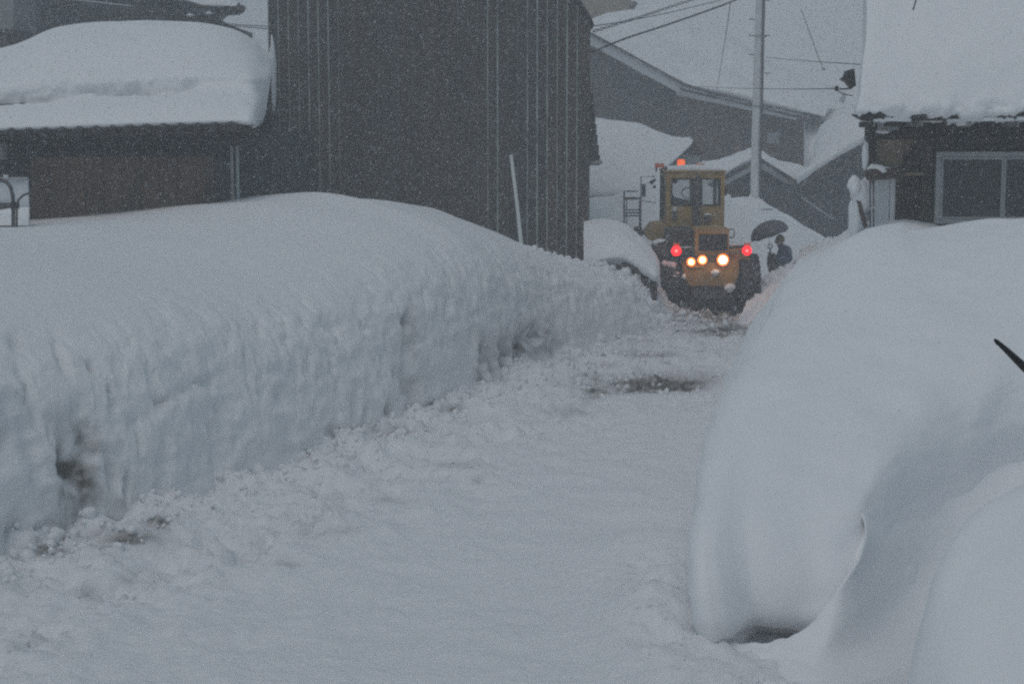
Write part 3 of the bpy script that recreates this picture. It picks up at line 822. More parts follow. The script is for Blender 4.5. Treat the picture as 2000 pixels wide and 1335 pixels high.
for px in (451, 462):
    MB().box((sx(px), SY - .075, 1.3), (sx(px) + .05, SY - .052, P(0, 285, SY).z), 0).build("batten", M_PALE if px == 451 else M_SEAM, shed)
# window at far left
MB().box((sx(-40), SY - .03, P(0, 312, SY).z), (sx(13), SY + .04, P(0, 277, SY).z), .01).build("window", M_PALE, shed)
MB().box((sx(-34), SY - .05, P(0, 308, SY).z), (sx(8), SY - .035, P(0, 281, SY).z), 0).build("pane", M_ALU, shed)
# eave board and tiles
ey = 27.95
e0, e1 = P(-420, 279, ey), P(497, 251, ey)
MB().bar(e0 + Vector((0, .25, -.02)), e1 + Vector((0, .25, -.02)), .5, .07).build("eave_board", M_WOOD_D, shed)
def eave_pt(px):
    t = (px + 420) / 917.0
    return e0.lerp(e1, t)
for i in range(27):
    px = -420 + 33 * i + 14
    if px > 480: break
    c = eave_pt(px) + Vector((0, -.02, .035))
    m = MB()
    m.tube([c + Vector((0, -.10, -.012)), c + Vector((0, .55, .16))], .07 + random.random() * .012, 10)
    m.build("round_tile", M_TILE, shed, True, 40)
    c2 = eave_pt(px + 16.5)
    MB().box((c2.x - .085, c2.y, c2.z - .02), (c2.x + .085, c2.y + .5, c2.z + .025), .008).build("flat_tile", M_TILE, shed)
# roof slab
bk_ = P(500, 130, 32.6)
MB().prism([e0 + Vector((0, .02, .02)), e1 + Vector((-.04, .02, .02)), bk_, Vector((e0.x, bk_.y, bk_.z + .2))], (0, 0, .06)).build("roof", M_TILE, shed)
MB().prism([P(496, 262, 31.5), P(529, 262, 31.5), P(529, 150, 31.5), P(513, 190, 31.5)], (0, .1, 0)).build("end_wall", M_SHED2, shed)
Sr = []
def srow(ys, Y, xs=(-420, -200, 0, 120, 250, 380, 455, 492, 0)):
    r = []
    for i, y in enumerate(ys):
        r.append(P(xs[i], y, Y[i] if isinstance(Y, (list, tuple)) else Y))
    return r
cx = (-420, -200, 0, 120, 250, 380, 450, 494)
ex = lambda y, px, Y: [P(px, y, Y)]
Sr.append([P(x, y, 28.3) for x, y in zip(cx, (278, 271, 263, 259, 254, 249, 247, 247))] + [P(500, 248, 29.4), P(512, 240, 31)])
Sr.append([P(x, y, 28.0) for x, y in zip(cx, (272, 265, 257, 253, 248, 244, 242, 243))] + [P(503, 246, 29.2), P(514, 235, 31)])
Sr.append([P(x, y, 28.0) for x, y in zip(cx, (262, 253, 244, 240, 235, 231, 229, 230))] + [P(506, 232, 29.2), P(517, 220, 31)])
Sr.append([P(x, y, 28.5) for x, y in zip(cx, (235, 226, 219, 214, 206, 198, 200, 205))] + [P(511, 205, 29.4), P(521, 196, 31)])
Sr.append([P(x, y, 29.3) for x, y in zip(cx, (218, 210, 201, 193, 184, 174, 176, 182))] + [P(515, 182, 30.0), P(524, 176, 31)])
Sr.append([P(x, y, 29.5) for x, y in zip(cx, (205, 198, 190, 180, 171, 162, 161, 166))] + [P(517, 165, 30.2), P(526, 160, 31.2)])
Sr.append([P(x, y, 29.7) for x, y in zip(cx, (180, 172, 160, 146, 138, 134, 138, 146))] + [P(520, 148, 30.6), P(528, 145, 31.5)])
Sr.append([P(x, y, 31) for x, y in zip(cx, (150, 138, 120, 84, 78, 80, 92, 112))] + [P(516, 125, 31.6), P(528, 128, 32.2)])
Sr.append([P(x, y, 33) for x, y in zip(cx, (120, 108, 94, 50, 42, 42, 54, 78))] + [P(512, 95, 33), P(529, 106, 33.2)])
Sr.append([P(x, y, 34.6) for x, y in zip(cx, (140, 125, 112, 72, 60, 60, 74, 98))] + [P(512, 115, 34.6), P(529, 125, 34.6)])
A, _, _ = loft(Sr, 330, 230)
n = normals(A); n *= np.sign(n[..., 2].mean())
X, Y, Z = A[..., 0], A[..., 1], A[..., 2]
ppx, ppy = proj(A)
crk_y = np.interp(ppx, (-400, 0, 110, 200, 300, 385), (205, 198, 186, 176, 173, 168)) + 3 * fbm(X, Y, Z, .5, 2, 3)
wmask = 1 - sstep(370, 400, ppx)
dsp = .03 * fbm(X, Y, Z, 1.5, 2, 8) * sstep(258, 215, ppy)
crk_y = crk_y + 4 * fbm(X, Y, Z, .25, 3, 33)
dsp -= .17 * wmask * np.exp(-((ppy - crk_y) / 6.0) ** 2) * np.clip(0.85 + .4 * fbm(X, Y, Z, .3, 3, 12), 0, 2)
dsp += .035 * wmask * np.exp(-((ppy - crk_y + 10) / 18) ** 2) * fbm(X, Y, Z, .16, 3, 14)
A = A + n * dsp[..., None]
grid_mesh("roof_snow", A, M_SNOW, wmask * np.exp(-((ppy - crk_y) / 5) ** 2) * .12, shed)  # shadow of the crack painted as a faint darker band

# wiry fragments between shed and barn (left wires)
for y0, y1 in ((44, 52), (47, 57)):
    o = MB().tube([P(418, y0, 40), P(470, y0 + 5, 39), P(527, y1, 37)], .010, 5).build("cable", M_CABLE, None, True)
    tag(o, "thin %s cable between the top-left house and the barn" % ("upper" if y0 == 44 else "lower"), "cable")

# pale panel at left edge and hooped pipes
pn = thing("panel_fence", "pale sheet panel with a dark top rail at the left edge below the shed eave", "panel", P(20, 445, 27))
MB().box((P(-260, 400, 27).x, 27, 1.2), (P(56, 400, 27).x, 27.05, P(0, 347, 27).z), .005).build("sheet", M_WHITE, pn)
MB().box((P(-260, 400, 27).x, 26.95, P(0, 352, 27).z), (P(57, 400, 27).x, 27.0 - .005, P(0, 346, 27).z), .005).build("top_rail", M_ALU, pn)
MB().box((P(-60, 400, 27).x, 26.93, P(0, 412, 27).z), (P(22, 400, 27).x, 26.99, P(0, 396, 27).z), .01).build("lower_board", M_PIPE, pn)
MB().tube([P(12, 345, 26.9) + Vector((0, -.02, -.03)), P(12, 345, 26.9) + Vector((0, -.02, .03))], [.035, .045], 10).build("knob", M_WHITE, pn, True)
snow_sheet("snow_patch", [[P(-60, 440, 26.6), P(0, 440, 26.6), P(22, 440, 26.6), P(56, 440, 26.6)], [P(-60, 415, 26.75), P(0, 413, 26.75), P(22, 410, 26.75), P(56, 408, 26.75)], [P(-60, 410, 26.96), P(0, 408, 26.96), P(22, 405, 26.96), P(56, 404, 26.96)]], 20, 12, .01, .5, .005, 7, M_SNOW, pn)
h = MB().tube([P(-30, 348, 26.2), P(-5, 350, 26.2), P(12, 355, 26.2), P(21, 366, 26.2), P(25, 382, 26.2), P(26, 400, 26.2), P(26, 470, 26.2)], .030, 8).build("pipe_hoop", M_PIPE, None, True)
tag(h, "curved steel pipe hoop in front of the pale panel at the left edge", "pipe")
h = MB().tube([P(60, 376, 26.4), P(46, 381, 26.4), P(36, 390, 26.4), P(33, 402, 26.4), P(32, 470, 26.4)], .018, 8).build("pipe_hoop", M_PIPE, None, True)
tag(h, "thinner bent pipe reaching from the curved hoop to the shed wall", "pipe")
o = MB().box(P(20, 409, 26.1), P(38, 394, 26.3), .01).build("pipe_clamp", M_DARKP); tag(o, "dark clamp joining the two bent pipes at the left edge", "clamp")

# ================================================================== HOUSE top left
fh = thing("house", "old dark house with an upturned tiled eave at the top left corner", "house", P(200, 100, 44))
MB().prism([P(-300, 300, 45), P(425, 300, 45), P(425, 40, 45), P(370, 20, 45), P(250, -60, 45), P(-300, -200, 45)], (0, 6, 0)).build("wall", M_SHED2, fh)
for i in range(6):
    a = P(120 + i * 50, 50, 44.9); b = P(120 + i * 50, -30, 44.9)
    MB().bar(a, b, .10, .06).build("post", M_WOOD_D, fh)
MB().bar(P(110, 2, 44.4), P(430, 36, 44.4), .35, .12).build("pent_roof", M_TILE, fh)
MB().bar(P(110, -4, 44.35), P(260, 13, 44.35), .2, .04).build("snow_strip", M_SNOW, fh)
MB().box(P(105, 48, 44.8), P(160, 30, 44.9), 0).build("window", M_GLASS, fh)
# rake running down to the right ending in an upturned tip
rk = [P(300, -22, 43.6), P(345, 0, 43.6), P(400, 16, 43.6), P(440, 19, 43.6), P(476, 15, 43.6)]
for a, b in zip(rk, rk[1:]):
    MB().bar(a, b + (b - a) * .03, .5, .09).build("verge_board", M_TILE, fh)
m = MB()
m.tube([p + Vector((0, -.26, .07)) for p in rk[:4]], .03, 6)
m.build("verge_snow", M_SNOW, fh, True)
MB().prism([P(400, 22, 43.8), P(474, 19, 43.8), P(462, 27, 43.8), P(440, 28, 43.8), P(420, 44, 43.8), P(385, 40, 43.8)], (0, .5, 0)).build("eave_bracket", M_WOOD_D, fh)
for px in (372, 408):
    MB().blob(P(px, 30 - (px > 400) * 4, 43.3), (.10, .10, .04), 2, .3, px).build("snow_patch", M_SNOW, fh, True)
for i in range(9):
    c = P(385 + i * 7.5, 1 + i * 1.5, 44.2)
    MB().tube([c, c + Vector((0, .5, .2))], .055, 8).build("round_tile", M_TILE, fh, True)
MB().tube([P(466, 13, 43.6), P(467, 6, 43.6)], [.06, .03], 6).build("tile_ornament", M_TILE, fh)
snow_sheet("roof_snow", [[P(300, -25, 43.9), P(390, 6, 43.9), P(470, 14, 43.9)], [P(290, -60, 44.5), P(380, -30, 44.5), P(460, 2, 44.5)], [P(280, -110, 47), P(370, -80, 47), P(450, -30, 47)]], 30, 24, .04, 1, .01, 3, M_SNOW, fh)

wb_ = thing("annex", "beige plastered annex wall over a dark eave at the top left edge", "annex", P(10, 60, 42))
MB().prism([P(-200, 56, 42), P(26, 58, 42), P(26, -60, 42), P(-200, -60, 42)], (0, 2, 0)).build("wall", M_PALE, wb_)
MB().prism([P(-200, 95, 41.5), P(14, 94, 41.5), P(28, 60, 41.5), P(-200, 58, 41.5)], (0, 2.2, 0)).build("eave", M_WOOD_D, wb_)

# pale building, top behind the barn's right corner
pb = thing("building", "pale beige building at the top edge just right of the barn roof", "building", P(1180, 30, 80))
MB().prism([P(1090, 200, 80), P(1236, 200, 80), P(1233, -60, 80), P(1090, -60, 80)], (0, 6, 0)).build("wall", M_PLASTER, pb)
MB().bar(P(1241, 4, 79.8), P(1232, 20, 79.8), .15, .25).build("gutter", M_WOOD_D, pb)

# ================================================================== HOUSE behind the pole (large)
hA = thing("house", "large dark house with long snow covered roof behind the utility pole", "house", P(1400, 400, 66.0))
MB().prism([P(1120, 520, 66.269), P(1322, 520, 66.269), P(1322, 180, 66.269), P(1120, 72, 66.269)], (0, 7, 0)).build("gable_wall", M_METAL_DARK, hA)
MB().prism([P(1322.5, 520, 66.0), P(1570, 520, 66.0), P(1570, 238, 66.0), P(1322.5, 186, 66.0)], (0, 7, 0)).build("front_wall", M_SHED, hA)
for x0, x1, y0, y1 in ((1326, 1346, 216, 248), (1498, 1522, 258, 280), (1455, 1468, 252, 275)):
    w = MB().box(P(x0, y1, 65.865), P(x1, y0, 65.96), .01).build("window", M_ALU if x0 == 1498 else M_GLASS, hA)
for i, px in enumerate(range(1330, 1570, 24)):
    yt = 190 + (px - 1322) * .21
    MB().bar(P(px, 330, 65.906), P(px, yt + 4, 65.906), .06, .05).build("wall_post", M_WOOD_B if i % 3 == 0 else M_WOOD_D, hA)
MB().bar(P(1324, 300, 65.892), P(1570, 305, 65.892), .06, .10).build("wall_rail", M_WOOD_B, hA)
MB().prism([P(1130, 56, 65.327), P(1330, 166, 65.327), P(1333, 178, 65.327), P(1327, 182, 65.327), P(1130, 74, 65.327)], (0, .1, 0)).build("barge_board", M_WHITE, hA)
MB().bar(P(1130, 52, 65.259), P(1334, 163, 65.259), .2, .06).build("verge_tiles", M_TILE, hA)
MB().bar(P(1328, 174, 65.461), P(1606, 240, 65.461), .7, .07).build("eave_board", M_WOOD_B, hA)
m = MB()
for i in range(42):
    t = i / 41
    c = P(1334 + 268 * t, 168 + 64 * t, 64.922)
    m.tube([c, c + Vector((0, .5, .12))], .035, 6)
o = m.build("eave_tiles", M_TILE, hA, True); o["kind"] = "stuff"
MB().bar(P(1400, 193, 64.788), P(1560, 232, 64.788), .05, .045).build("gutter", M_ALU, hA)
MB().prism([P(1560, 224, 65.057), P(1608, 237, 65.057), P(1600, 244, 65.057), P(1560, 236, 65.057)], (0, .6, 0)).build("eave_end", M_WOOD_B, hA)
Ar = [[P(1130, 60, 65.461), P(1230, 112, 65.461), P(1334, 170, 65.461), P(1420, 188, 65.461), P(1500, 207, 65.461), P(1606, 235, 65.461)],
      [P(1130, 50, 65.327), P(1232, 104, 65.327), P(1338, 161, 65.057), P(1422, 178, 65.057), P(1502, 199, 65.057), P(1612, 226, 65.057)],
      [P(1140, 44, 66.0), P(1240, 86, 66.0), P(1345, 138, 66.269), P(1430, 158, 66.404), P(1510, 176, 66.404), P(1620, 208, 66.404)],
      [P(1150, 40, 67.347), P(1250, 56, 68.02), P(1360, 98, 68.694), P(1440, 124, 68.694), P(1530, 156, 68.694), P(1640, 192, 68.694)],
      [P(1150, 42, 70.714), P(1200, 28, 71.388), P(1310, 32, 72.061), P(1410, 62, 72.735), P(1510, 122, 72.735), P(1650, 180, 72.735)],
      [P(1150, 60, 76.776), P(1200, 48, 76.776), P(1310, 52, 76.776), P(1410, 82, 76.776), P(1510, 140, 76.776), P(1650, 200, 76.776)]]
snow_sheet("roof_snow", Ar, 150, 110, .14, 2.2, .03, 105, M_SNOW, hA)

# upper roof behind it
hU = thing("house", "hazy snow buried roof high behind the large house, faintly visible", "house", P(1500, 100, 88.0))
snow_sheet("roof_snow", [[P(1250, 120, 84.0), P(1400, 150, 84.0), P(1560, 190, 84.0), P(1720, 230, 84.0)], [P(1250, 60, 86.0), P(1400, 90, 86.0), P(1560, 130, 86.0), P(1720, 170, 86.0)],
                         [P(1260, -10, 90.0), P(1400, 10, 90.0), P(1560, 30, 90.0), P(1720, 60, 90.0)], [P(1260, -60, 96.0), P(1400, -60, 96.0), P(1560, -50, 96.0), P(1720, -40, 96.0)]], 60, 50, .15, 3, .02, 9, M_SNOW, hU)
MB().prism([P(1260, 440, 87.0), P(1720, 440, 87.0), P(1720, 235, 87.0), P(1260, 125, 87.0)], (0, 9, 0)).build("wall", M_CONC, hU)

# ================================================================== small house left behind loader (snow slope with verge)
hE = thing("house", "low house nearly buried by roof snow between the barn and the loader", "house", P(1250, 420, 45))
Er = [[P(1120, 392, 44.3), P(1180, 392, 44.3), P(1240, 392, 44.3), P(1292, 392, 44.4), P(1300, 392, 45.6)],
      [P(1120, 375, 44.0), P(1180, 374, 44.0), P(1240, 372, 44.0), P(1293, 366, 44.1), P(1302, 360, 45.6)],
      [P(1120, 340, 44.6), P(1180, 338, 44.6), P(1240, 336, 44.6), P(1294, 332, 44.6), P(1304, 326, 45.6)],
      [P(1120, 290, 46.0), P(1180, 290, 46.0), P(1250, 292, 46.0), P(1326, 300, 46.0), P(1334, 298, 46.6)],
      [P(1120, 240, 47.6), P(1180, 244, 47.6), P(1250, 255, 47.6), P(1340, 275, 47.6), P(1352, 272, 47.8)],
      [P(1120, 228, 48.3), P(1180, 232, 48.3), P(1245, 241, 48.3), P(1300, 262, 48.3), P(1350, 267, 48.3)],
      [P(1120, 240, 49), P(1180, 244, 49), P(1245, 252, 49), P(1300, 272, 49), P(1350, 275, 49)]]
snow_sheet("roof_snow", Er, 100, 100, .05, 1.6, .015, 115, M_SNOW, hE)
MB().prism([P(1120, 470, 46.2), P(1300, 470, 46.2), P(1296, 340, 46.2), P(1330, 306, 46.2), P(1120, 306, 46.2)], (0, 2, 0)).build("wall", M_WOOD_D, hE)
MB().prism([P(1296, 470, 48.4), P(1372, 470, 48.4), P(1372, 300, 48.4), P(1350, 270, 48.4), P(1296, 330, 48.4)], (0, .4, 0)).build("gable_wall", M_WOOD_B, hE)
MB().bar(P(1350, 270, 48.2), P(1288, 334, 48.2), .5, .07).build("verge_board", M_WOOD_D, hE)
MB().bar(P(1345, 285, 47.9), P(1372, 300, 47.9), .4, .05).build("verge_board", M_WOOD_B, hE)
MB().prism([P(1332, 302, 47.7), P(1368, 304, 47.7), P(1366, 324, 47.7), P(1310, 326, 47.7)], (0, .4, 0)).build("side_panel", M_ALU, hE)

# ================================================================== shed B (behind pole) and house C (rake rising right)
hB = thing("shed", "low gabled shed with snow loaded roof behind the foot of the pole", "shed", P(1480, 420, 57))
MB().prism([P(1340, 520, 57), P(1570, 520, 57), P(1560, 372, 57), P(1480, 320, 57), P(1340, 398, 57)], (0, 5, 0)).build("wall", M_METAL_DARK, hB)
for a, b, y in ((1335, 1479, 0), (1479, 1566, 1)):
    pa = P(a, 398 if not y else 320, 56.6); pb_ = P(b, 320 if not y else 374, 56.6)
    MB().bar(pa, pb_, .9, .16).build("barge_board", M_ALU, hB)
    MB().bar(pa + Vector((0, 0, .17)), pb_ + Vector((0, 0, .17)), .95, .10).build("roof_edge", M_WOOD_D, hB)
MB().box(P(1527, 377, 56.5), P(1534, 368, 56.6), .01).build("lamp_box", M_WHITE, hB)
snow_sheet("roof_snow", [[P(1325, 400, 56.3), P(1380, 371, 56.3), P(1430, 341, 56.3), P(1478, 317, 56.3), P(1520, 342, 56.3), P(1568, 370, 56.3)],
                         [P(1325, 380, 56.2), P(1380, 352, 56.2), P(1430, 326, 56.2), P(1478, 306, 56.2), P(1522, 332, 56.2), P(1572, 360, 56.2)],
                         [P(1330, 330, 56.8), P(1380, 328, 56.8), P(1430, 312, 56.8), P(1478, 293, 56.8), P(1524, 320, 56.8), P(1574, 345, 56.8)],
                         [P(1330, 300, 58.5), P(1380, 312, 58.5), P(1425, 303, 58.5), P(1472, 289, 58.5), P(1515, 312, 58.5), P(1575, 328, 58.5)],
                         [P(1330, 310, 62), P(1380, 320, 62), P(1425, 312, 62), P(1472, 298, 62), P(1515, 322, 62), P(1575, 338, 62)]], 100, 70, .05, 1.4, .03, 125, M_SNOW, hB)

hC = thing("house", "dark house whose snow edged tile roof rises towards the right-hand house", "house", P(1620, 480, 50))
MB().prism([P(1490, 560, 55.6), P(1800, 560, 55.6), P(1800, 205, 55.6), P(1700, 268, 55.6), P(1560, 360, 55.6), P(1490, 366, 55.6)], (0, 3, 0)).build("wall", M_SHED2, hC)
for i in range(12):
    t = i / 11.0
    c = P(1562 + 140 * t, 356 - 90 * t, 55.0)
    MB().box((c.x - .13, c.y - .1, c.z - .16), (c.x + .13, c.y + .5, c.z + .06), .02).build("verge_tile", M_TILE, hC)
MB().bar(P(1570, 368, 55.2), P(1715, 285, 55.2), .3, .14).build("barge_board", M_WOOD_D, hC)
MB().bar(P(1565, 385, 54.9), P(1628, 428, 54.9), .06, .05).build("stair_rail", M_ALU, hC)
MB().bar(P(1585, 384, 54.9), P(1618, 412, 54.9), .06, .04).build("stair_rail", M_WOOD_B, hC)
for i, (a, b, c_, d) in enumerate(((1600, 400, 1625, 388), (1640, 420, 1664, 380), (1530, 400, 1550, 385))):
    MB().box(P(a, b, 55.4), P(c_, d, 55.5), .01).build("window", M_GLASS, hC)
for px in range(1500, 1700, 22):
    MB().bar(P(px, 500, 55.5), P(px, 372 - max(0, px - 1566) * .6, 55.5), .05, .05).build("wall_post", M_WOOD_D, hC)
snow_sheet("roof_snow", [[P(1556, 358, 54.9), P(1600, 330, 54.9), P(1650, 298, 54.9), P(1710, 262, 54.9)],
                         [P(1557, 346, 54.8), P(1600, 318, 54.8), P(1650, 288, 54.8), P(1710, 252, 54.8)],
                         [P(1562, 338, 55.4), P(1604, 304, 55.4), P(1650, 272, 55.4), P(1710, 238, 55.4)],
                         [P(1582, 330, 56.4), P(1606, 284, 56.4), P(1650, 242, 56.4), P(1710, 215, 56.4)],
                         [P(1590, 318, 58), P(1604, 250, 58), P(1650, 216, 58), P(1710, 200, 58)],
                         [P(1590, 330, 61), P(1604, 260, 61), P(1650, 226, 61), P(1710, 210, 61)]], 90, 80, .08, 1.2, .02, 131, M_SNOW, hC)
# snowy slope filling the gap between the large house and house C
snow_sheet("snow_drift", [[P(1571, 350, 64.5), P(1600, 350, 64), P(1700, 350, 64)], [P(1572, 300, 65), P(1600, 290, 64.5), P(1700, 280, 64.5)], [P(1572, 240, 66), P(1610, 235, 66), P(1700, 200, 66)], [P(1573, 236, 69), P(1610, 225, 69), P(1700, 190, 69)]], 40, 40, .1, 1.5, .02, 141, M_SNOW, None, "tall snow drift between the large dark house and the tiled rake", "snow drift")

# ================================================================== HOUSE right
DY = 24.0
hD = thing("house", "old timber house with deep roof snow and a white framed window at right", "house", P(1850, 500, DY))
def dX(px, Y=DY): return P(px, 300, Y).x
def dZ(py, Y=DY): return P(1850, py, Y).z
MB().prism([(dX(1757), DY + .1, 0), (dX(2500), DY + .1, 0), (dX(2500), DY + 6, 0), (P(1772, 300, DY + 6).x, DY + 6, 0)], (0, 0, dZ(238))).build("wall", M_WOOD_D, hD)
for i in range(7):
    a = 1758 + i * 11
    MB().box((dX(a) + .003, DY + .05, 1.5), (dX(a + 11) - .003, DY + .09 - random.random() * .01, dZ(345)), .003).build("plank", M_WOOD_D, hD)
for i in range(10):
    a = 1826 + i * 40
    MB().box((dX(a) + .004, DY + .03, dZ(292)), (dX(a + 40) - .004, DY + .09 - random.random() * .01, dZ(242)), .003).build("lintel_board", M_SHED2 if i % 2 else M_WOOD_D, hD)
MB().box((dX(1800), DY - .04, 1.0), (dX(1822), DY + .12, dZ(240)), .01).build("post", M_WOOD_D, hD)
MB().box((dX(1693), DY - .05, dZ(332)), (dX(1711), DY + .2, dZ(240)), .01).build("post", M_WOOD_D, hD)
MB().box((dX(1752), DY - .02, 1.0), (dX(1762), DY + .2, dZ(345)), .008).build("post", M_WOOD_D, hD)
MB().prism([(dX(1712), DY + .02, dZ(330)), (dX(1798), DY + .02, dZ(322)), (dX(1798), DY + .02, dZ(248)), (dX(1712), DY + .02, dZ(260))], (0, .08, 0)).build("plaster_panel", M_PLASTER, hD)
MB().bar(W(dX(1762), DY - .06, dZ(335)), W(dX(1802), DY - .06, dZ(272)), .1, .14, (0, 1, 0)).build("brace", M_WOOD_D, hD)
MB().bar(W(dX(1705), DY - .03, dZ(322)), W(dX(1748), DY - .03, dZ(338)), .08, .08, (0, 1, 0)).build("brace", M_WOOD_D, hD)
MB().box((dX(1706), DY - .08, dZ(272)), (dX(1800), DY, dZ(256)), .01).build("beam", M_WOOD_D, hD)
MB().box((dX(1766), DY - .05, dZ(322)), (dX(1800), DY, dZ(300)), .01).build("beam", M_SHED2, hD)
MB().blob((dX(1717), DY - .2, dZ(257)), (.10, .08, .035), 2, .3, 3).build("snow_patch", M_SNOW, hD, True)
# projecting log with snow
lg = MB().tube([(dX(1697, 23.4), 23.3, dZ(345, 23.4)), (dX(1702, 23.4), 23.32, dZ(341, 23.4)), (dX(1756), 23.9, dZ(337))], [.10, .085, .075], 10).build("log", M_WOOD_B, hD, True, 40)
MB().blob((dX(1712, 23.5), 23.45, dZ(331, 23.5)), (.13, .10, .075), 3, .25, 9).build("snow_patch", M_SNOW, hD, True)
MB().tube([(dX(1703, 23.4), 23.4, dZ(327, 23.4)), (dX(1756), 23.85, dZ(333))], [.05, .02], 8).build("snow_patch", M_SNOW, hD, True)
MB().tube([(dX(1757), DY - .06, dZ(339)), (dX(1802), DY - .06, dZ(339))], .028, 8).build("pipe", M_PLASTER, hD, True)
MB().blob((dX(1690, 23.6), 23.6, dZ(302, 23.6)), (.045, .05, .20), 3, .3, 19).build("snow_patch", M_SNOW, hD, True)
# white sliding panel and jamb
MB().box((dX(1706), DY + .05, 1.2), (dX(1741), DY + .10, dZ(346)), .004).build("panel", M_WHITE, hD)
MB().box((dX(1742.5), DY + .02, 1.2), (dX(1752), DY + .09, dZ(346)), .004).build("jamb", M_CONC, hD)
# window
wf = MB()
zt, zb = dZ(296), dZ(437)
x0, xm, x1 = dX(1827), dX(1960), dX(2096)
wf.box((x0, DY - .06, zt - .075), (x1, DY + .05, zt), .006)
wf.box((x0, DY - .06, zb), (x1, DY + .05, zb + .07), .006)
wf.box((x0, DY - .059, zb + .071), (x0 + .075, DY + .05, zt - .076), .006)
wf.box((x1 - .075, DY - .059, zb + .071), (x1, DY + .05, zt - .076), .006)
window = wf.build("window", M_ALU, hD)
for a, b in ((x0 + .08, xm), (xm + .004, x1 - .08)):
    s = MB()
    s.box((a, DY - .045, zb + .075), (a + .03, DY + .02, zt - .08)); s.box((b - .03, DY - .045, zb + .075), (b, DY + .02, zt - .08))
    s.box((a + .031, DY - .045, zb + .075), (b - .031, DY + .02, zb + .10)); s.box((a + .031, DY - .045, zt - .11), (b - .031, DY + .02, zt - .08))
    s.build("sash", M_ALU, window)
    MB().box((a + .031, DY - .01, zb + .101), (b - .031, DY + .0, zt - .111)).build("pane", M_GLASS, window)
# eaves: boards, rafters, gutter with snow, ragged thatch-like tile ends
EY = 23.1
MB().prism([(dX(1678, EY), EY, dZ(236, EY)), (dX(2500, EY), EY, dZ(236, EY)), (dX(2500, EY), DY + .6, dZ(236, EY)), (dX(1690, DY + .6), DY + .6, dZ(236, EY))], (0, 0, .045)).build("eave_board", M_WOOD_D, hD)
MB().box((dX(1683, EY), EY - .03, dZ(249, EY)), (dX(1700, EY), EY + .25, dZ(238, EY)), .01).build("beam_end", M_WOOD_D, hD)
for px in range(1705, 2100, 47):
    MB().box((dX(px, EY), EY + .05, dZ(247, EY)), (dX(px + 4, EY), DY, dZ(237, EY)), .003).build("rafter", M_PALE if px % 2 else M_WOOD_D, hD)
for a, b in ((1703, 1776), (1846, 2060)):
    MB().tube([(dX(a, EY), EY - .03, dZ(235, EY)), (dX((a + b) / 2, EY), EY - .03, dZ(232, EY)), (dX(b, EY), EY - .03, dZ(234 if a < 1800 else 230, EY))], [.015, .035, .03], 8).build("eave_snow", M_SNOW, hD, True)
fr_ = MB()
fpts = [(dX(1670 + i * 8, EY), EY + .01, dZ(226 + 3.5 * math.sin(i * 1.3) * math.cos(i * .37), EY)) for i in range(60)]
fr_.tube(fpts, [.022 + .016 * abs(math.sin(i * 2.1)) for i in range(60)], 6)
fr_.build("roof_edge_strip", M_TILE, hD, True)
rg = random.Random(3)
for i in range(46):
    px = 1672 + i * 9.5 + rg.uniform(-3, 3)
    z = dZ(229 + rg.uniform(-4, 2), EY)
    x = dX(px, EY)
    L = rg.uniform(.08, .2)
    MB().tube([(x - L / 2, EY - .02, z + rg.uniform(-.02, .05)), (x, EY - .05, z + rg.uniform(-.02, .03)), (x + L / 2, EY - .01, z + rg.uniform(-.02, .06))], [.012, .028, .012], 6).build("roof_tile_edge", M_TILE, hD, True)
MB().prism([(dX(1676, EY), EY, dZ(226, EY)), (dX(2500, EY), EY, dZ(226, EY)), (dX(2500, EY), EY + 5, dZ(226, EY) + 2.2), (dX(1730, EY + 5), EY + 5, dZ(226, EY) + 2.2)], (0, 0, .06)).build("roof", M_TILE, hD)
def drow(py, Y, l, j=0):
    return [P(l, py, Y + .8), P(l + 3, py + j, Y + .15), P(l + 14, py, Y), P(1760, py, Y), P(1850, py - j, Y), P(1950, py, Y), P(2100, py, Y), P(2300, py, Y), P(2500, py, Y)]
Dr = [drow(229, 23.6, 1684), drow(226, 23.1, 1674), drow(212, 22.95, 1671), drow(180, 23.05, 1674), drow(110, 23.3, 1679), drow(40, 23.7, 1684), drow(-40, 24.3, 1690), drow(-110, 25.3, 1704), drow(-150, 27, 1730), drow(-150, 29, 1740)]
A, _, _ = loft(Dr, 260, 200)
n = normals(A); n *= -np.sign(n[100, 130, 1])
X, Y, Z = A[..., 0], A[..., 1], A[..., 2]
_, ppy = proj(A)
dsp = .05 * fbm(X, Y, Z, 1.0, 2, 151) + .012 * fbm(X, Y, Z, .3, 2, 152)
low = sstep(175, 215, ppy)
dsp += low * (.07 * fbm(X, Y, Z, .22, 3, 153, .6))
A = A + n * dsp[..., None]
grid_mesh("roof_snow", A, M_SNOW, None, hD)
# corner ornament of the upper eave (left)
ob = thing("eave_bracket", "dark triangular eave corner with cable hook left of the roof snow", "bracket", P(1655, 155, 26))
MB().prism([P(1669, 134, 26), P(1672, 168, 26), P(1664, 172, 26), P(1655, 160, 26), P(1645, 154, 26), P(1652, 148, 26), P(1656, 138, 26)], (0, .25, 0)).build("tile_corner", M_TILE, ob)
MB().tube([P(1668, 166, 25.9), P(1662, 173, 25.9), P(1645, 174, 25.9), P(1630, 173, 25.9)], .014, 6).build("hook", M_CABLE, ob, True)

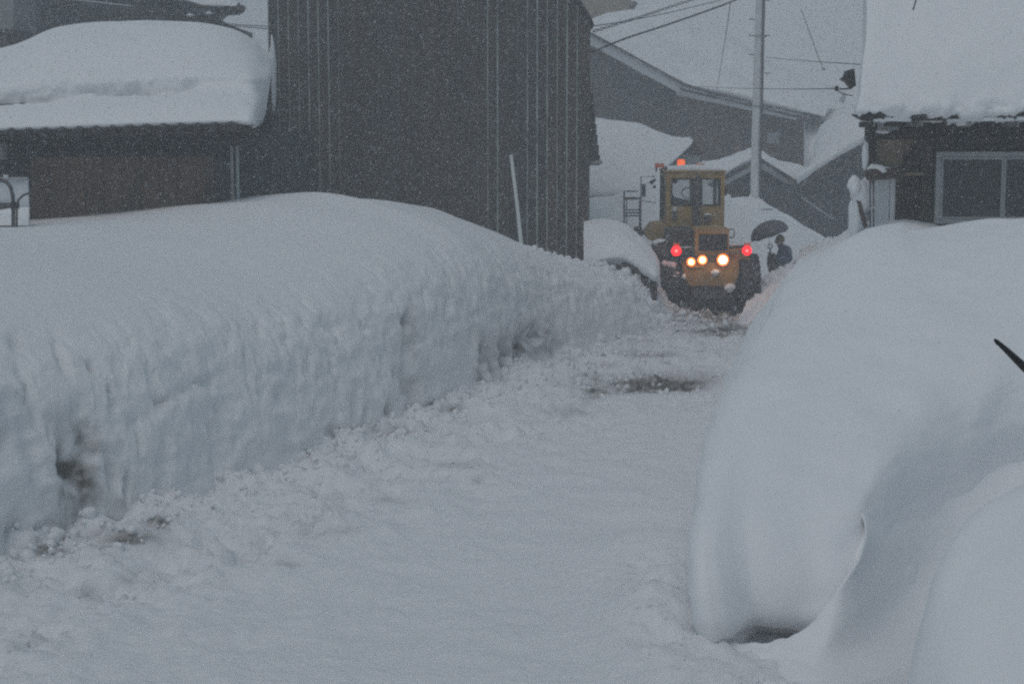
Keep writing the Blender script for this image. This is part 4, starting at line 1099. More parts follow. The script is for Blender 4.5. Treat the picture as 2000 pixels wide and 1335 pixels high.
# leaning plank + twin posts
lp = thing("leaning_plank", "leaning weathered plank capped with a snow lump beside the house corner", "plank", P(1690, 440, 23.6))
MB().bar(P(1667, 362, 23.6), P(1691, 444, 23.5), .05, .09, (0, 1, 0)).build("plank", M_WOOD_B, lp)
MB().blob(P(1668, 362, 23.5), (.09, .09, .13), 3, .25, 6).build("snow_cap", M_SNOW, lp, True)
MB().blob(P(1681, 385, 23.62), (.13, .12, .22), 3, .3, 8).build("snow_cap", M_SNOW, lp, True)
MB().blob(P(1693, 376, 23.7), (.10, .12, .20), 3, .3, 12).build("snow_cap", M_SNOW, lp, True)
MB().blob(P(1672, 420, 24.1), (.10, .15, .35), 3, .3, 14).build("snow_cap", M_SNOW, lp, True)
tp = thing("post", "twin grey steel posts with a crosspiece between plank and white panel", "post", P(1701, 445, 23.4))
for px in (1699.5, 1706):
    MB().tube([P(px, 470, 23.4), P(px, 352, 23.4)], .012, 8).build("tube", M_PIPE, tp, True)
MB().bar(P(1692, 409, 23.38), P(1709, 404, 23.38), .03, .03).build("crosspiece", M_ALU, tp)

# ================================================================== utility pole and cables
up = thing("utility_pole", "pale snow plastered utility pole with climbing pegs behind the loader", "pole", P(1474, 400, 51.6))
MB().tube([P(1474, 440, 51.6), P(1475, 300, 51.6), P(1479, 150, 51.6), P(1484, -10, 51.6), P(1489, -180, 51.6)], [.135, .125, .118, .11, .10], 16).build("shaft", M_CONC, up, True, 50)
MB().tube([P(1486, 395, 51.5), P(1485, 300, 51.5), P(1488, 210, 51.5), P(1490, 100, 51.5), P(1492.5, -10, 51.5), P(1496, -180, 51.5)], .036, 8).build("conduit", M_PIPE, up, True)
for i, (px, py, s_) in enumerate([(1474, 38, -1), (1474, 70, -1), (1474, 107, -1), (1492, 1, 1), (1493, 70, 1), (1493, 143, 1), (1486, 72, 1)]):
    a = P(px, py, 51.6)
    MB().tube([a, a + Vector((.17 * s_, -.03, 0))], .017, 6).build("climbing_peg", M_PIPE, up, True)
for py in (70, 207):
    a = P(1481.5 if py == 70 else 1477, py, 51.6)
    MB().lathe([(.125, -.02), (.135, -.02), (.135, .02), (.125, .02)], a, 'Z', 16).build("band", M_ALU, up)
snow_sheet("snow_collar", [[P(1446, 402, 51.3), P(1456, 404, 50.9), P(1475, 408, 50.7), P(1500, 408, 50.9), P(1512, 408, 51.3)], [P(1458, 392, 51.4), P(1462, 394, 51.2), P(1474, 398, 51.0), P(1490, 397, 51.2), P(1500, 400, 51.4)], [P(1466, 378, 51.6), P(1468, 384, 51.5), P(1475, 388, 51.42), P(1481, 386, 51.5), P(1484, 384, 51.6)]], 24, 16, .01, .5, .0, 3, M_SNOW, up)

def cable(pts, r, label, mat=M_CABLE):
    A = np.array([tuple(P(*p)) for p in pts])
    ts_ = np.linspace(0, len(pts) - 1, max(6, 8 * (len(pts) - 1)))
    C = catmull(A, ts_)
    o = MB().tube([Vector(c) for c in C], r, 6).build("cable", mat, None, True)
    tag(o, label, "cable")
cable([(1150, 105, 36.2), (1220, 76, 38), (1290, 53, 40), (1360, 29, 42), (1428, 4, 44), (1480, -20, 51.5)], .022, "thick dark service cable rising from the barn to the pole")
def twist(px0, py0, px1, py1, label, ph):
    n_ = 60
    pts = []
    for i in range(n_):
        t = i / (n_ - 1)
        c = P(px0 + (px1 - px0) * t, py0 + (py1 - py0) * t + 10 * t * (1 - t), 36.4 + 15 * t)
        pts.append(c + Vector((0, .03 * math.cos(t * 90 + ph), .03 * math.sin(t * 90 + ph))))
    o = MB().tube(pts, .011, 5).build("cable", M_CABLE, None, True)
    tag(o, label, "cable")
twist(1158, 62, 1478, -45, "first strand of the twisted cable pair above the thick cable", 0)
twist(1158, 62, 1478, -45, "second strand of the twisted cable pair above the thick cable", math.pi)
cable([(1155, 52, 36.4), (1230, 40, 41), (1320, 22, 46), (1440, -8, 51.5)], .012, "thin slack cable crossing the twisted pair above the large house")
cable([(1427, 2, 44), (1419, 60, 46), (1410, 115, 56), (1400, 176, 64)], .010, "thin cable dropping from the thick cable to the large house eave")
cable([(1335, 168, 65), (1430, 172, 52.5), (1540, 174, 38), (1632, 173, 26)], .009, "thin level cable from the large house eave to the dark eave corner")
cable([(1497, 112, 51.5), (1560, 118, 44), (1680, 126, 30)], .009, "faint thin cable right of the pole leading towards the roof snow")
cable([(1565, 20, 60), (1580, 60, 58), (1596, 105, 56), (1608, 135, 55)], .014, "short hazy stay wire slanting down right of the pole")
o = MB().lathe([(.02, -.05), (.06, -.03), (.06, .03), (.02, .05)], P(1608, 135, 55), 'Z', 12).build("insulator", M_ALU, None, True); tag(o, "small grey insulator at the lower end of the hazy stay wire", "insulator")
o = MB().lathe([(.015, -.03), (.04, -.02), (.04, .02), (.015, .03)], P(1634, 173, 25.9), 'X', 12).build("insulator", M_DARKP, None, True); tag(o, "dark insulator on the level cable beside the eave corner", "insulator")
cable([(1636, 176, 25.9), (1648, 184, 25.6), (1666, 187, 25.5)], .008, "loose cable end drooping below the dark eave corner")
cable([(1792, -12, 22.6), (1787, 8, 22.6), (1783, 20, 22.6)], .010, "bare twig-like wire end on the top of the right roof snow")

# ================================================================== stake on the left bank
st = MB().tube([P(1021, 506, 33), P(1010, 400, 32.9), P(998, 303, 32.8)], [.040, .036, .032], 10).build("snow_stake", M_STAKE, None, True, 40)
tag(st, "pale green marker stake leaning on top of the left snow bank", "stake")

# black rod right edge
rd = thing("black_rod", "black tapering rod poking in from the right edge of the photo", "rod", P(2300, 1000, 6.0))
MB().tube([P(1946, 666, 5.0), P(1962, 680, 5.02), P(2000, 716, 5.08), P(2150, 850, 5.4), P(2350, 1080, 6.4), P(2500, 1300, 7.4)], [.006, .0085, .013, .017, .02, .022], 10).build("rod", M_DARKP, rd, True)
MB().tube([P(1943, 663, 4.995), P(1949, 669, 5.003)], [.004, .008], 8).build("tip", M_DARKP, rd, True)

# ================================================================== timber parapet with snow heap, left of loader
pp = thing("timber_parapet", "low dark timber parapet with slots half buried left of the loader", "parapet", P(1220, 560, 34.2))
MB().box((P(1156, 510, 34.6).x, 34.6, .2), (P(1213, 510, 34.6).x, 34.8, P(0, 508, 34.6).z), .02).build("end_board", M_WOOD_D, pp)
a0, a1 = P(1211, 508, 34.5), P(1279, 541, 33.1)
for k_, dz in enumerate((0, -.26)):
    MB().bar(a0 + Vector((0, 0, dz)), a1 + Vector((0, 0, dz * 0.75)), .10, .09).build("rail", M_WOOD_B, pp)
for i in range(7):
    t = i / 6
    c = a0.lerp(a1, t)
    MB().bar(c + Vector((0, .02, -.65)), c + Vector((0, .02, .02)), .13, .08, (1, 0, 0)).build("slat_post", M_WOOD_B if i % 2 else M_WOOD_D, pp)
MB().bar(a0 + Vector((0, .16, -.15)), a1 + Vector((0, .16, -.13)), .04, .34).build("back_board", M_SHED2, pp)
for i in range(3):
    c = a0.lerp(a1, .30 + i * .27)
    MB().bar(c + Vector((.0, -.055, -.26)), c + Vector((.0, -.055, -.05)), .05, .035, (1, 0, 0)).build("slot_filler", M_WHITE, pp)
Cr = [[P(1140, 560, 34.5), P(1165, 520, 34.45), P(1212, 518, 34.4), P(1244, 530, 33.8), P(1276, 545, 33.1), P(1288, 570, 33.7), P(1290, 560, 34.5)],
      [P(1140, 512, 34.4), P(1165, 507, 34.3), P(1212, 502, 34.2), P(1244, 515, 33.7), P(1278, 536, 33.0), P(1286, 540, 33.6), P(1288, 530, 34.5)],
      [P(1140, 480, 34.8), P(1165, 478, 34.6), P(1212, 476, 34.5), P(1250, 490, 34.1), P(1279, 515, 33.5), P(1286, 518, 34.0), P(1288, 510, 34.6)],
      [P(1140, 445, 35.4), P(1165, 443, 35.4), P(1212, 447, 35.2), P(1247, 470, 34.9), P(1272, 494, 34.4), P(1282, 500, 34.6), P(1286, 505, 35)],
      [P(1140, 428, 36.2), P(1165, 425, 36.2), P(1210, 431, 36.0), P(1242, 452, 35.6), P(1266, 476, 35.2), P(1278, 492, 35.1), P(1284, 505, 35.4)],
      [P(1140, 440, 37.2), P(1165, 440, 37.2), P(1210, 446, 37.0), P(1240, 470, 36.4), P(1262, 496, 35.9), P(1272, 520, 35.7), P(1276, 540, 35.8)]]
snow_sheet("snow_cap", Cr, 100, 90, .03, .9, .012, 161, M_SNOW, pp)

# ladder
ld = thing("steel_ladder", "grey steel ladder frame standing in snow left of the loader mirror", "ladder", P(1235, 450, 37.4))
LYY = 37.4
for px, top, bot in ((1219, 372, 440), (1224, 388, 445), (1249.5, 392, 460)):
    MB().tube([P(px, bot, LYY), P(px, top, LYY)], .018 if px != 1224 else .012, 8).build("stile", M_PIPE, ld, True)
MB().bar(P(1222, 373.5, LYY), P(1246, 373.5, LYY), .04, .03).build("rung", M_PIPE, ld)
MB().bar(P(1220, 387.5, LYY - .03), P(1251, 387.5, LYY - .03), .05, .055).build("rung", M_PIPE, ld)
for y in (409.5, 415.5, 421.5):
    MB().bar(P(1220, y, LYY - .05), P(1250, y, LYY - .05), .12, .022).build("rung", M_PIPE, ld)
for i in range(4):
    a = 1222 + i * 7
    MB().tube([P(a, 410, LYY - .05), P(a + 3.5, 421, LYY - .05)], .008, 5).build("brace", M_PIPE, ld)
MB().blob(P(1245, 447, LYY - .2), (.10, .1, .06), 2, .3, 5).build("base_bracket", M_GRIME, ld, True)
MB().blob(P(1252, 455, LYY - .2), (.07, .1, .07), 2, .3, 6).build("base_bracket", M_GRIME, ld, True)

# ================================================================== WHEEL LOADER
LY = 35.6
lo = thing("wheel_loader", "yellow wheel loader seen from behind with red and white lamps lit", "loader", P(1381, 612, LY))
def q(px, py, dy): return P(px, py, LY + dy)
def lbox(x0, y0, x1, y1, d0, d1, bev=.02, seg=2):
    a = q(x0, y1, d0); b = q(x1, y0, d0)
    return MB().box((a.x, LY + d0, a.z), (b.x, LY + d1, b.z), bev, seg)

def hole_panel(ox0, oz0, ox1, oz1, hx0, hz0, hx1, hz1, rad, yf, th, n_=6):
    """flat panel (x,z) with a rounded opening"""
    pts = []
    for cx_, cz_, a0_ in ((hx1 - rad, hz1 - rad, 0), (hx0 + rad, hz1 - rad, 90), (hx0 + rad, hz0 + rad, 180), (hx1 - rad, hz0 + rad, 270)):
        for k_ in range(n_ + 1):
            a = math.radians(a0_ + 90 * k_ / n_)
            pts.append((cx_ + rad * math.cos(a), cz_ + rad * math.sin(a)))
    outer = []
    corners = [(ox1, oz1), (ox0, oz1), (ox0, oz0), (ox1, oz0)]
    for c in range(4):
        for k_ in range(n_ + 1):
            t = k_ / n_
            cx_, cz_ = corners[c]
            if k_ < n_ / 2:    # on the side before the corner
                f = k_ / (n_ / 2)
                if c == 0: p = (ox1, (hz1 - rad) + (oz1 - hz1 + rad) * f)
                elif c == 1: p = ((hx0 + rad) + (ox0 - hx0 - rad) * f, oz1)
                elif c == 2: p = (ox0, (hz0 + rad) + (oz0 - hz0 - rad) * f)
                else: p = ((hx1 - rad) + (ox1 - hx1 + rad) * f, oz0)
            elif k_ == n_ / 2: p = (cx_, cz_)
            else:
                f = (k_ - n_ / 2) / (n_ / 2)
                if c == 0: p = (ox1 + (hx1 - rad - ox1) * f, oz1)
                elif c == 1: p = (ox0, oz1 + (hz1 - rad - oz1) * f)
                elif c == 2: p = (ox0 + (hx0 + rad - ox0) * f, oz0)
                else: p = (ox1, oz0 + (hz0 + rad - oz0) * f)
            outer.append(p)
    m_ = MB(); bm = m_.bm
    N = len(pts)
    V = {}
    for nm, lst, y in (("if", pts, yf), ("of", outer, yf), ("ib", pts, yf + th), ("ob", outer, yf + th)):
        V[nm] = [bm.verts.new((p[0], y, p[1])) for p in lst]
    for k_ in range(N):
        j = (k_ + 1) % N
        bm.faces.new((V["if"][k_], V["if"][j], V["of"][j], V["of"][k_]))
        bm.faces.new((V["ib"][k_], V["ob"][k_], V["ob"][j], V["ib"][j]))
        bm.faces.new((V["if"][k_], V["ib"][k_], V["ib"][j], V["if"][j]))
        bm.faces.new((V["of"][k_], V["of"][j], V["ob"][j], V["ob"][k_]))
    return m_

CD0, CD1 = 1.25, 2.75           # cab depth range
ca, cb = q(1300, 446, CD0), q(1416, 337, CD0)
ha, hb = q(1312, 400, CD0), q(1406, 350, CD0)
cx0, cx1, cz0, cz1 = ca.x, cb.x, ca.z, cb.z
hole_panel(cx0, cz0, cx1, cz1, ha.x, ha.z, hb.x, hb.z, .10, LY + CD0, .05).build("cab_rear_panel", M_YEL, lo)
hole_panel(ha.x - .02, ha.z - .02, hb.x + .02, hb.z + .02, ha.x + .012, ha.z + .012, hb.x - .012, hb.z - .012, .09, LY + CD0 - .012, .02).build("window_seal", M_DARKP, lo)
MB().box((ha.x, LY + CD0 + .02, ha.z), (hb.x, LY + CD0 + .026, hb.z)).build("rear_window", M_CABGLASS, lo)
# front of the cab: two openings with a pillar
fxm = cx0 + (cx1 - cx0) * .56
hole_panel(cx0, cz0, fxm - .001, cz1, cx0 + .07, cz0 + .38, fxm - .04, cz1 - .12, .05, LY + CD1, .05).build("cab_front_panel", M_YEL, lo)
hole_panel(fxm, cz0, cx1, cz1, fxm + .05, cz0 + .38, cx1 - .07, cz1 - .12, .05, LY + CD1, .05).build("cab_front_panel", M_YEL, lo)
MB().box((cx0 + .05, LY + CD1 + .02, cz0 + .3), (cx1 - .05, LY + CD1 + .026, cz1 - .1)).build("windscreen", M_CABGLASS, lo)
# sides: sill, header, pillars, glass
for sx_, name in ((cx0, "side_window"), (cx1, "side_window")):
    s = 1 if sx_ == cx0 else -1
    MB().box((min(sx_, sx_ + s * .045), LY + CD0 + .052, cz0), (max(sx_, sx_ + s * .045), LY + CD1 - .002, cz0 + .17), .004).build("side_sill", M_YEL, lo)
    MB().box((min(sx_, sx_ + s * .045), LY + CD0 + .052, cz1 - .12), (max(sx_, sx_ + s * .045), LY + CD1 - .002, cz1), .004).build("side_header", M_YEL, lo)
    for a, b in ((CD0 + .052, CD0 + .20), (CD0 + .80, CD0 + .88), (CD1 - .08, CD1 - .002)):
        MB().box((min(sx_, sx_ + s * .045), LY + a, cz0 + .172), (max(sx_, sx_ + s * .045), LY + b, cz1 - .122), .003).build("side_pillar", M_YEL if a < 1.5 else M_GRIME, lo)
    gx_ = sx_ + s * .02
    MB().box((gx_ - .003, LY + CD0 + .2, cz0 + .172), (gx_ + .003, LY + CD1 - .08, cz1 - .122)).build(name, M_CABGLASS, lo)
MB().box((cx0 - .02, LY + CD0 - .03, cz1 + .002), (cx1 + .02, LY + CD1 + .08, cz1 + .05), .02, 2).build("cab_roof", M_YEL, lo)
snow_sheet("roof_snow", [[W(cx0 + .02, LY + CD0 - .01, cz1 + .05), W(apx * 0 + (cx0 + cx1) / 2, LY + CD0 - .01, cz1 + .05), W(cx1 - .02, LY + CD0 - .01, cz1 + .05)],
                         [W(cx0 + .03, LY + CD0 + .03, cz1 + .10), W((cx0 + cx1) / 2 - .2, LY + CD0 + .02, cz1 + .135), W(cx1 - .05, LY + CD0 + .03, cz1 + .08)],
                         [W(cx0 + .03, LY + CD0 + .7, cz1 + .12), W((cx0 + cx1) / 2, LY + CD0 + .7, cz1 + .16), W(cx1 - .05, LY + CD0 + .7, cz1 + .11)],
                         [W(cx0 + .02, LY + CD1 + .05, cz1 + .05), W((cx0 + cx1) / 2, LY + CD1 + .05, cz1 + .05), W(cx1 - .02, LY + CD1 + .05, cz1 + .05)]], 30, 20, .01, .3, .006, 3, M_SNOW, lo)
MB().box((cx0 + .02, LY + CD0 + .07, cz0 - .02), (cx1 - .02, LY + CD1 - .02, cz0 + .03)).build("cab_floor", M_GRIME, lo)
# inside: seat, console, wheel
m = MB(); sxm = cx0 + .48
m.box((fxm - .24, LY + 1.75, cz0 + .35), (fxm + .16, LY + 2.15, cz0 + .48), .04, 2)
m.box((fxm - .11, LY + 1.66, cz0 + .46), (fxm + .13, LY + 1.76, cz0 + 1.02), .05, 2)
m.build("seat", M_DARKP, lo, True, 40)
MB().prism([(cx0 + .06, LY + 2.45, cz0 + .3), (fxm - .02, LY + 2.45, cz0 + .3), (fxm - .08, LY + 2.45, cz0 + .55), (cx0 + .3, LY + 2.45, cz0 + .62), (cx0 + .18, LY + 2.45, cz0 + .82), (cx0 + .06, LY + 2.45, cz0 + .86)], (0, .2, 0)).build("console", M_DARKP, lo)
sw = MB(); c = W(fxm - .1, LY + 2.3, cz0 + .72)
sw.tube([c + Vector((.17 * math.cos(a), .05 * math.sin(a) - .02, .12 * math.sin(a))) for a in np.linspace(0, 2 * math.pi, 17)], .014, 6)
sw.build("steering_wheel", M_DARKP, lo, True)
MB().bar(W(hb.x - .28, LY + 2.68, cz0 + .4), W(hb.x - .28, LY + 2.68, cz1 - .1), .07, .04).build("inner_pillar", M_DARKP, lo)
MB().lathe([(.001, -.03), (.06, -.02), (.065, 0), (.06, .02), (.001, .03)], q(1318, 353, CD0 + .1), 'Y', 14).build("inner_lamp", M_PIPE, lo, True)
# exhaust in front of the rear window
MB().tube([q(1361, 470, CD0 - .12), q(1360, 445, CD0 - .12), q(1360, 395, CD0 - .12), q(1361, 350, CD0 - .12)], [.07, .085, .085, .07], 12).build("exhaust", M_GRIME, lo, True, 40)
MB().tube([q(1361, 352, CD0 - .12), q(1363, 343, CD0 - .12)], .045, 10).build("exhaust_tip", M_GRIME, lo, True, 40)
MB().lathe([(.001, -.04), (.045, -.04), (.055, 0), (.05, .04)], q(1318, 408, CD0 - .05), 'Y', 14).build("work_lamp", M_WHITE, lo, True, 40)
lbox(1313, 414, 1322, 428, CD0 - .05, CD0 - .002, .01).build("latch_plate", M_GRIME, lo)
lbox(1376, 420, 1389, 433, CD0 - .12, CD0 - .002, .015).build("number_lamp_box", M_GRIME, lo)
a = q(1382, 419, CD0 - .06); MB().blob(a + Vector((0, 0, .0)), (.085, .06, .025), 2, .2, 3).build("snow_patch", M_SNOW, lo, True)
a = q(1395, 443, CD0 - .1); MB().blob(a, (.16, .10, .03), 2, .2, 4).build("snow_patch", M_SNOW, lo, True)
# hood + grille
hx0, hx1 = q(1358, 446, .15), q(1425, 446, .15)
hza, hzb = q(1358, 500, .15).z, q(1358, 446, .15).z
gxa, gxb = q(1364, 490, .15), q(1421, 457, .15)
MB().box((hx0.x, LY + .20, hza), (hx1.x, LY + CD0 - .003, hzb), .03, 2).build("hood", M_YEL, lo)
hole_panel(hx0.x + .005, hza, hx1.x - .005, hzb - .01, gxa.x, gxa.z, gxb.x, gxb.z, .03, LY + .15, .045).build("hood_rear_frame", M_YEL2, lo)
MB().box((gxa.x - .01, LY + .192, gxa.z - .01), (gxb.x + .01, LY + .198, gxb.z + .01)).build("grille_backing", M_DARKP, lo)
for i in range(9):
    z = gxa.z + .02 + i * (gxb.z - gxa.z - .03) / 8
    MB().bar(W(gxa.x - .005, LY + .175, z), W(gxb.x + .005, LY + .175, z), .02, .012).build("grille_slat", M_GRIME, lo)
# engine side left of the hood
lbox(1302, 447, 1357, 503, .45, CD0 - .004, .02).build("engine_side", M_GRIME, lo)
lbox(1308, 452, 1352, 474, .42, .45 - .002, .01).build("side_cover", M_WOOD_D, lo)
lbox(1330, 484, 1356, 500, .35, .45 - .002, .01).build("side_step", M_GRIME, lo)
a = q(1341, 483, .4); MB().blob(a, (.15, .06, .018), 2, .3, 7).build("snow_patch", M_SNOW, lo, True)
# fenders
MB().prism([q(1300, 436, 1.0), q(1278, 438, 1.0), q(1262, 458, 1.0), q(1268, 468, 1.0), q(1285, 476, 1.0), q(1303, 476, 1.0)], (0, 1.2, 0)).build("front_fender", M_YEL, lo)
MB().prism([q(1302, 470, .25), q(1285, 474, .25), q(1279, 486, .25), q(1284, 500, .25), q(1304, 500, .25)], (0, 1.0, 0)).build("rear_fender", M_GRIME, lo)
a = q(1290, 473, .5); MB().blob(a, (.16, .25, .07), 3, .25, 4).build("snow_patch", M_SNOW, lo, True)
MB().prism([q(1424, 503, .2), q(1427, 494, .2), q(1447, 494, .2), q(1462, 500, .2), q(1466, 509, .2), q(1440, 507, .2)], (0, 1.0, 0)).build("rear_fender", M_YEL, lo)
# counterweight: rounded, tapering down, with bumper lip
cw = MB()
pts_ = [q(1336, 505, 0), q(1441, 505, 0), q(1446, 520, 0), q(1441, 545, 0), q(1434, 560, 0), q(1346, 560, 0), q(1337, 545, 0), q(1333, 520, 0)]
cw.prism(pts_, (0, .62, 0))
bmesh.ops.bevel(cw.bm, geom=[e for e in cw.bm.edges], offset=.03, segments=2, affect='EDGES')
cw.build("counterweight", M_YEL2, lo, True, 35)
lbox(1345, 519, 1375, 523, -.05, .0 - .002, .006).build("lamp_bracket", M_YEL, lo)
lbox(1336, 502, 1425, 512, -.02, .30, .015).build("bumper", M_GRIME, lo)
a = q(1397, 532, -.02); MB().blob(a, (.09, .06, .07), 3, .3, 21).build("snow_patch", M_SNOW, lo, True)
a = q(1336, 540, -.02); MB().blob(a, (.04, .05, .06), 2, .3, 22).build("snow_patch", M_SNOW, lo, True)
a = q(1425, 562, -.02); MB().blob(a, (.11, .05, .09), 3, .4, 23).build("snow_patch", M_SNOW, lo, True)
# underside
lbox(1350, 559, 1432, 584, .04, .6, .05, 3).build("lower_guard", M_GRIME, lo, True, 40)
lbox(1346, 575, 1436, 602, .12, 1.0, .06, 3).build("rear_axle_housing", M_GRIME, lo)
lbox(1356, 590, 1430, 606, .5, 2.6, .04, 2).build("belly_plate", M_BLACK, lo)
lbox(1312, 562, 1345, 577, .3, 1.2, .02).build("axle", M_GRIME, lo)
# wheels
def tyre(cx_, cy_, cz_, R_, wd, name="rear_wheel"):
    rim = MB()
    rim.lathe([(.02, -wd * .30), (R_ * .52, -wd * .34), (R_ * .56, -wd * .45), (R_ * .56, wd * .45), (R_ * .52, wd * .34), (.02, wd * .30)], (cx_, cy_, cz_), 'X', 28)
    rimo = rim.build(name, M_YEL, lo, True, 35)
    t = MB()
    w = wd / 2
    t.lathe([(R_ * .55, -w * .86), (R_ * .70, -w), (R_ * .86, -w * .98), (R_ * .955, -w * .80), (R_ * .975, -w * .3), (R_ * .975, w * .3), (R_ * .955, w * .80), (R_ * .86, w * .98), (R_ * .70, w), (R_ * .55, w * .86)], (cx_, cy_, cz_), 'X', 48)
    t.build("tyre", M_BLACK, rimo, True, 40)
    lg = MB()
    nl = 22
    for k_ in range(nl):
        for s in (-1, 1):
            a_ = 2 * math.pi * (k_ + (.5 if s > 0 else 0)) / nl
            p0 = W(cx_ + s * .01, cy_ + R_ * .985 * math.cos(a_), cz_ + R_ * .985 * math.sin(a_))
            a2 = a_ + .10
            p1 = W(cx_ + s * w * .93, cy_ + R_ * .955 * math.cos(a2), cz_ + R_ * .955 * math.sin(a2))
            lg.bar(p0, p1, .055, .05, (0, math.cos(a_), math.sin(a_)))
    o = lg.build("tread_lugs", M_BLACK, rimo); o["kind"] = "stuff"
    return rimo
RT = .60
lx, rx = q(1304, 600, .6).x, q(1459, 600, .6).x
tyre(rx, LY + .62, RT, RT, .44)
tyre(lx, LY + .62, RT, RT, .44)
tyre(lx + .10, LY + 2.95, RT, RT, .42, "front_wheel")
tyre(rx + .08, LY + 2.85, RT, RT, .42, "front_wheel")
rg = random.Random(5)
for i in range(7):
    MB().blob((lx - .16 + rg.random() * .3, LY + .10 + rg.random() * .12, .50 + rg.random() * .62), (.06 + rg.random() * .04, .05, .05 + rg.random() * .04), 2, .4, i).build("caked_snow", M_SNOW, lo, True)
# front frame, arms, bucket
MB().box((lx + .45, LY + 2.0, .45), (rx - .40, LY + 3.4, 1.15), .05, 2).build("front_frame", M_YEL, lo)
for s in (lx + .42, rx - .42):
    MB().bar(W(s, LY + 2.9, 1.35), W(s, LY + 4.4, .55), .10, .22).build("lift_arm", M_YEL, lo)
bk = MB()
bp_ = [(0, LY + 4.35, .95), (0, LY + 4.25, .5), (0, LY + 4.35, .12), (0, LY + 5.1, .05), (0, LY + 5.1, .10), (0, LY + 4.45, .2), (0, LY + 4.35, .5), (0, LY + 4.45, .93)]
bk.prism([W(lx - .22, p[1], p[2]) for p in bp_], (rx - lx + .44, 0, 0))
bk.build("bucket", M_YEL2, lo)
# lamps
def lamp(px, py, dy, r, core, rimm, name):
    bulb = .36 if rimm is M_RED else .74
    c = q(px, py, dy)
    h = MB().lathe([(r * .6, .07), (r * 1.05, .05), (r * 1.12, 0), (r * 1.0, 0)], c, 'Y', 20).build(name, M_GRIME, lo, True, 40)
    MB().lathe([(.001, -.012), (r * 1.14, -.004), (r * 1.14, .03), (.001, .03)], c, 'Y', 20).build("lens", rimm, h, True, 40)
    MB().lathe([(.001, -.030), (r * bulb * .55, -.026), (r * bulb * .95, -.012), (r * bulb, -.002), (.001, .0)], c, 'Y', 20).build("bulb", core, h, True, 60)
lamp(1350, 511.5, -.08, .080, M_LAMP_Y, M_RING, "reversing_lamp")
lamp(1372, 507.5, -.08, .086, M_LAMP_Y, M_RING, "reversing_lamp")
lamp(1412, 507.5, -.08, .108, M_LAMP_W, M_RING, "reversing_lamp")
lamp(1321, 490, -.05, .092, M_REDHOT, M_RED, "tail_lamp")
lamp(1459, 489.5, .0, .086, M_REDHOT, M_RED, "tail_lamp")
for px in (1321.5, 1460):
    lbox(px - 6.5, 474.5, px + 6.5, 482.5, .0, .08, .015).build("indicator", M_AMBER, lo)
MB().bar(q(1425, 481, .1), q(1455, 481, .1), .06, .05).build("lamp_arm", M_GRIME, lo)
MB().bar(q(1426, 478, .1), q(1441, 477, .1), .05, .02).build("arm_snow", M_SNOW, lo)
MB().bar(q(1424, 488, .1), q(1452, 486, .1), .05, .03).build("lamp_arm", M_YEL, lo)
MB().bar(q(1322, 482, .1), q(1322, 500, .3), .05, .05).build("lamp_arm", M_GRIME, lo)
def glow(px, py, dy, col, e, r=.05):
    ld_ = bpy.data.lights.new("lamp_light", 'POINT'); ld_.energy = e; ld_.color = col; ld_.shadow_soft_size = r
    o_ = bpy.data.objects.new("lamp_light", ld_); COL.objects.link(o_); o_.location = q(px, py, dy)
for px, py in ((1350, 511.5), (1372, 507.5)): glow(px, py, -.2, (1, .55, .2), 1.0)
glow(1412, 507.5, -.2, (1, .7, .45), 1.5)
for px, py in ((1321, 490), (1459, 489.5)): glow(px, py, -.18, (1, .05, .04), 1.2)
# beacon and roof lamps
c = q(1330, 328, 2.0); c.z = cz1 + .05
MB().lathe([(.09, .0), (.09, .06)], c, 'Z', 18).build("beacon_base", M_GRIME, lo, True, 40)
MB().lathe([(.001, .06), (.085, .06), (.085, .17), (.075, .215), (.001, .22)], c, 'Z', 18).build("beacon", M_BEACON, lo, True, 40)
for px in (1288, 1367):
    c = q(px, 323, 2.0); c.z = cz1 + .05
    MB().box((c.x - .10, c.y - .05, c.z + .04), (c.x + .10, c.y + .05, c.z + .14), .03, 2).build("roof_lamp", M_AMBER, lo, True, 40)
    MB().box((c.x - .02 - (.07 if px < 1300 else 0), c.y - .02, c.z - .05), (c.x + .02 - (.07 if px < 1300 else 0), c.y + .02, c.z + .045)).build("lamp_stalk", M_GRIME, lo)
    MB().blob((c.x + .02, c.y - .02, c.z + .135), (.08, .05, .02), 2, .2, px).build("snow_patch", M_SNOW, lo, True)
# mirror bracket left
mb = MB()
mb.tube([q(1280, 345, 1.9), q(1252, 345, 1.9), q(1251.5, 460, 1.9)], .013, 6)
mb.tube([q(1252, 392, 1.9), q(1281, 396, 1.9)], .010, 6)
mo = mb.build("mirror_arm", M_PIPE, lo, True)
MB().box(q(1253.5, 385, 1.85), q(1261, 359, 1.9), .03, 3).build("mirror", M_PIPE, mo, True, 40)
MB().tube([q(1270, 358, 2.3), q(1281, 350, 2.3)], [.05, .02], 8).build("small_mirror", M_PIPE, lo, True)
lbox(1276, 362, 1281, 368, 2.2, 2.3, .005).build("hinge", M_GRIME, lo)
# grab handle right
MB().tube([q(1424, 448, .3), q(1431, 447, .3), q(1434, 451, .3), q(1434, 462, .3), q(1431, 465, .3), q(1424, 463, .3)], .014, 6).build("grab_handle", M_PIPE, lo, True)
lbox(1416, 368, 1420, 382, 1.5, 1.56, .004).build("hinge", M_GRIME, lo)

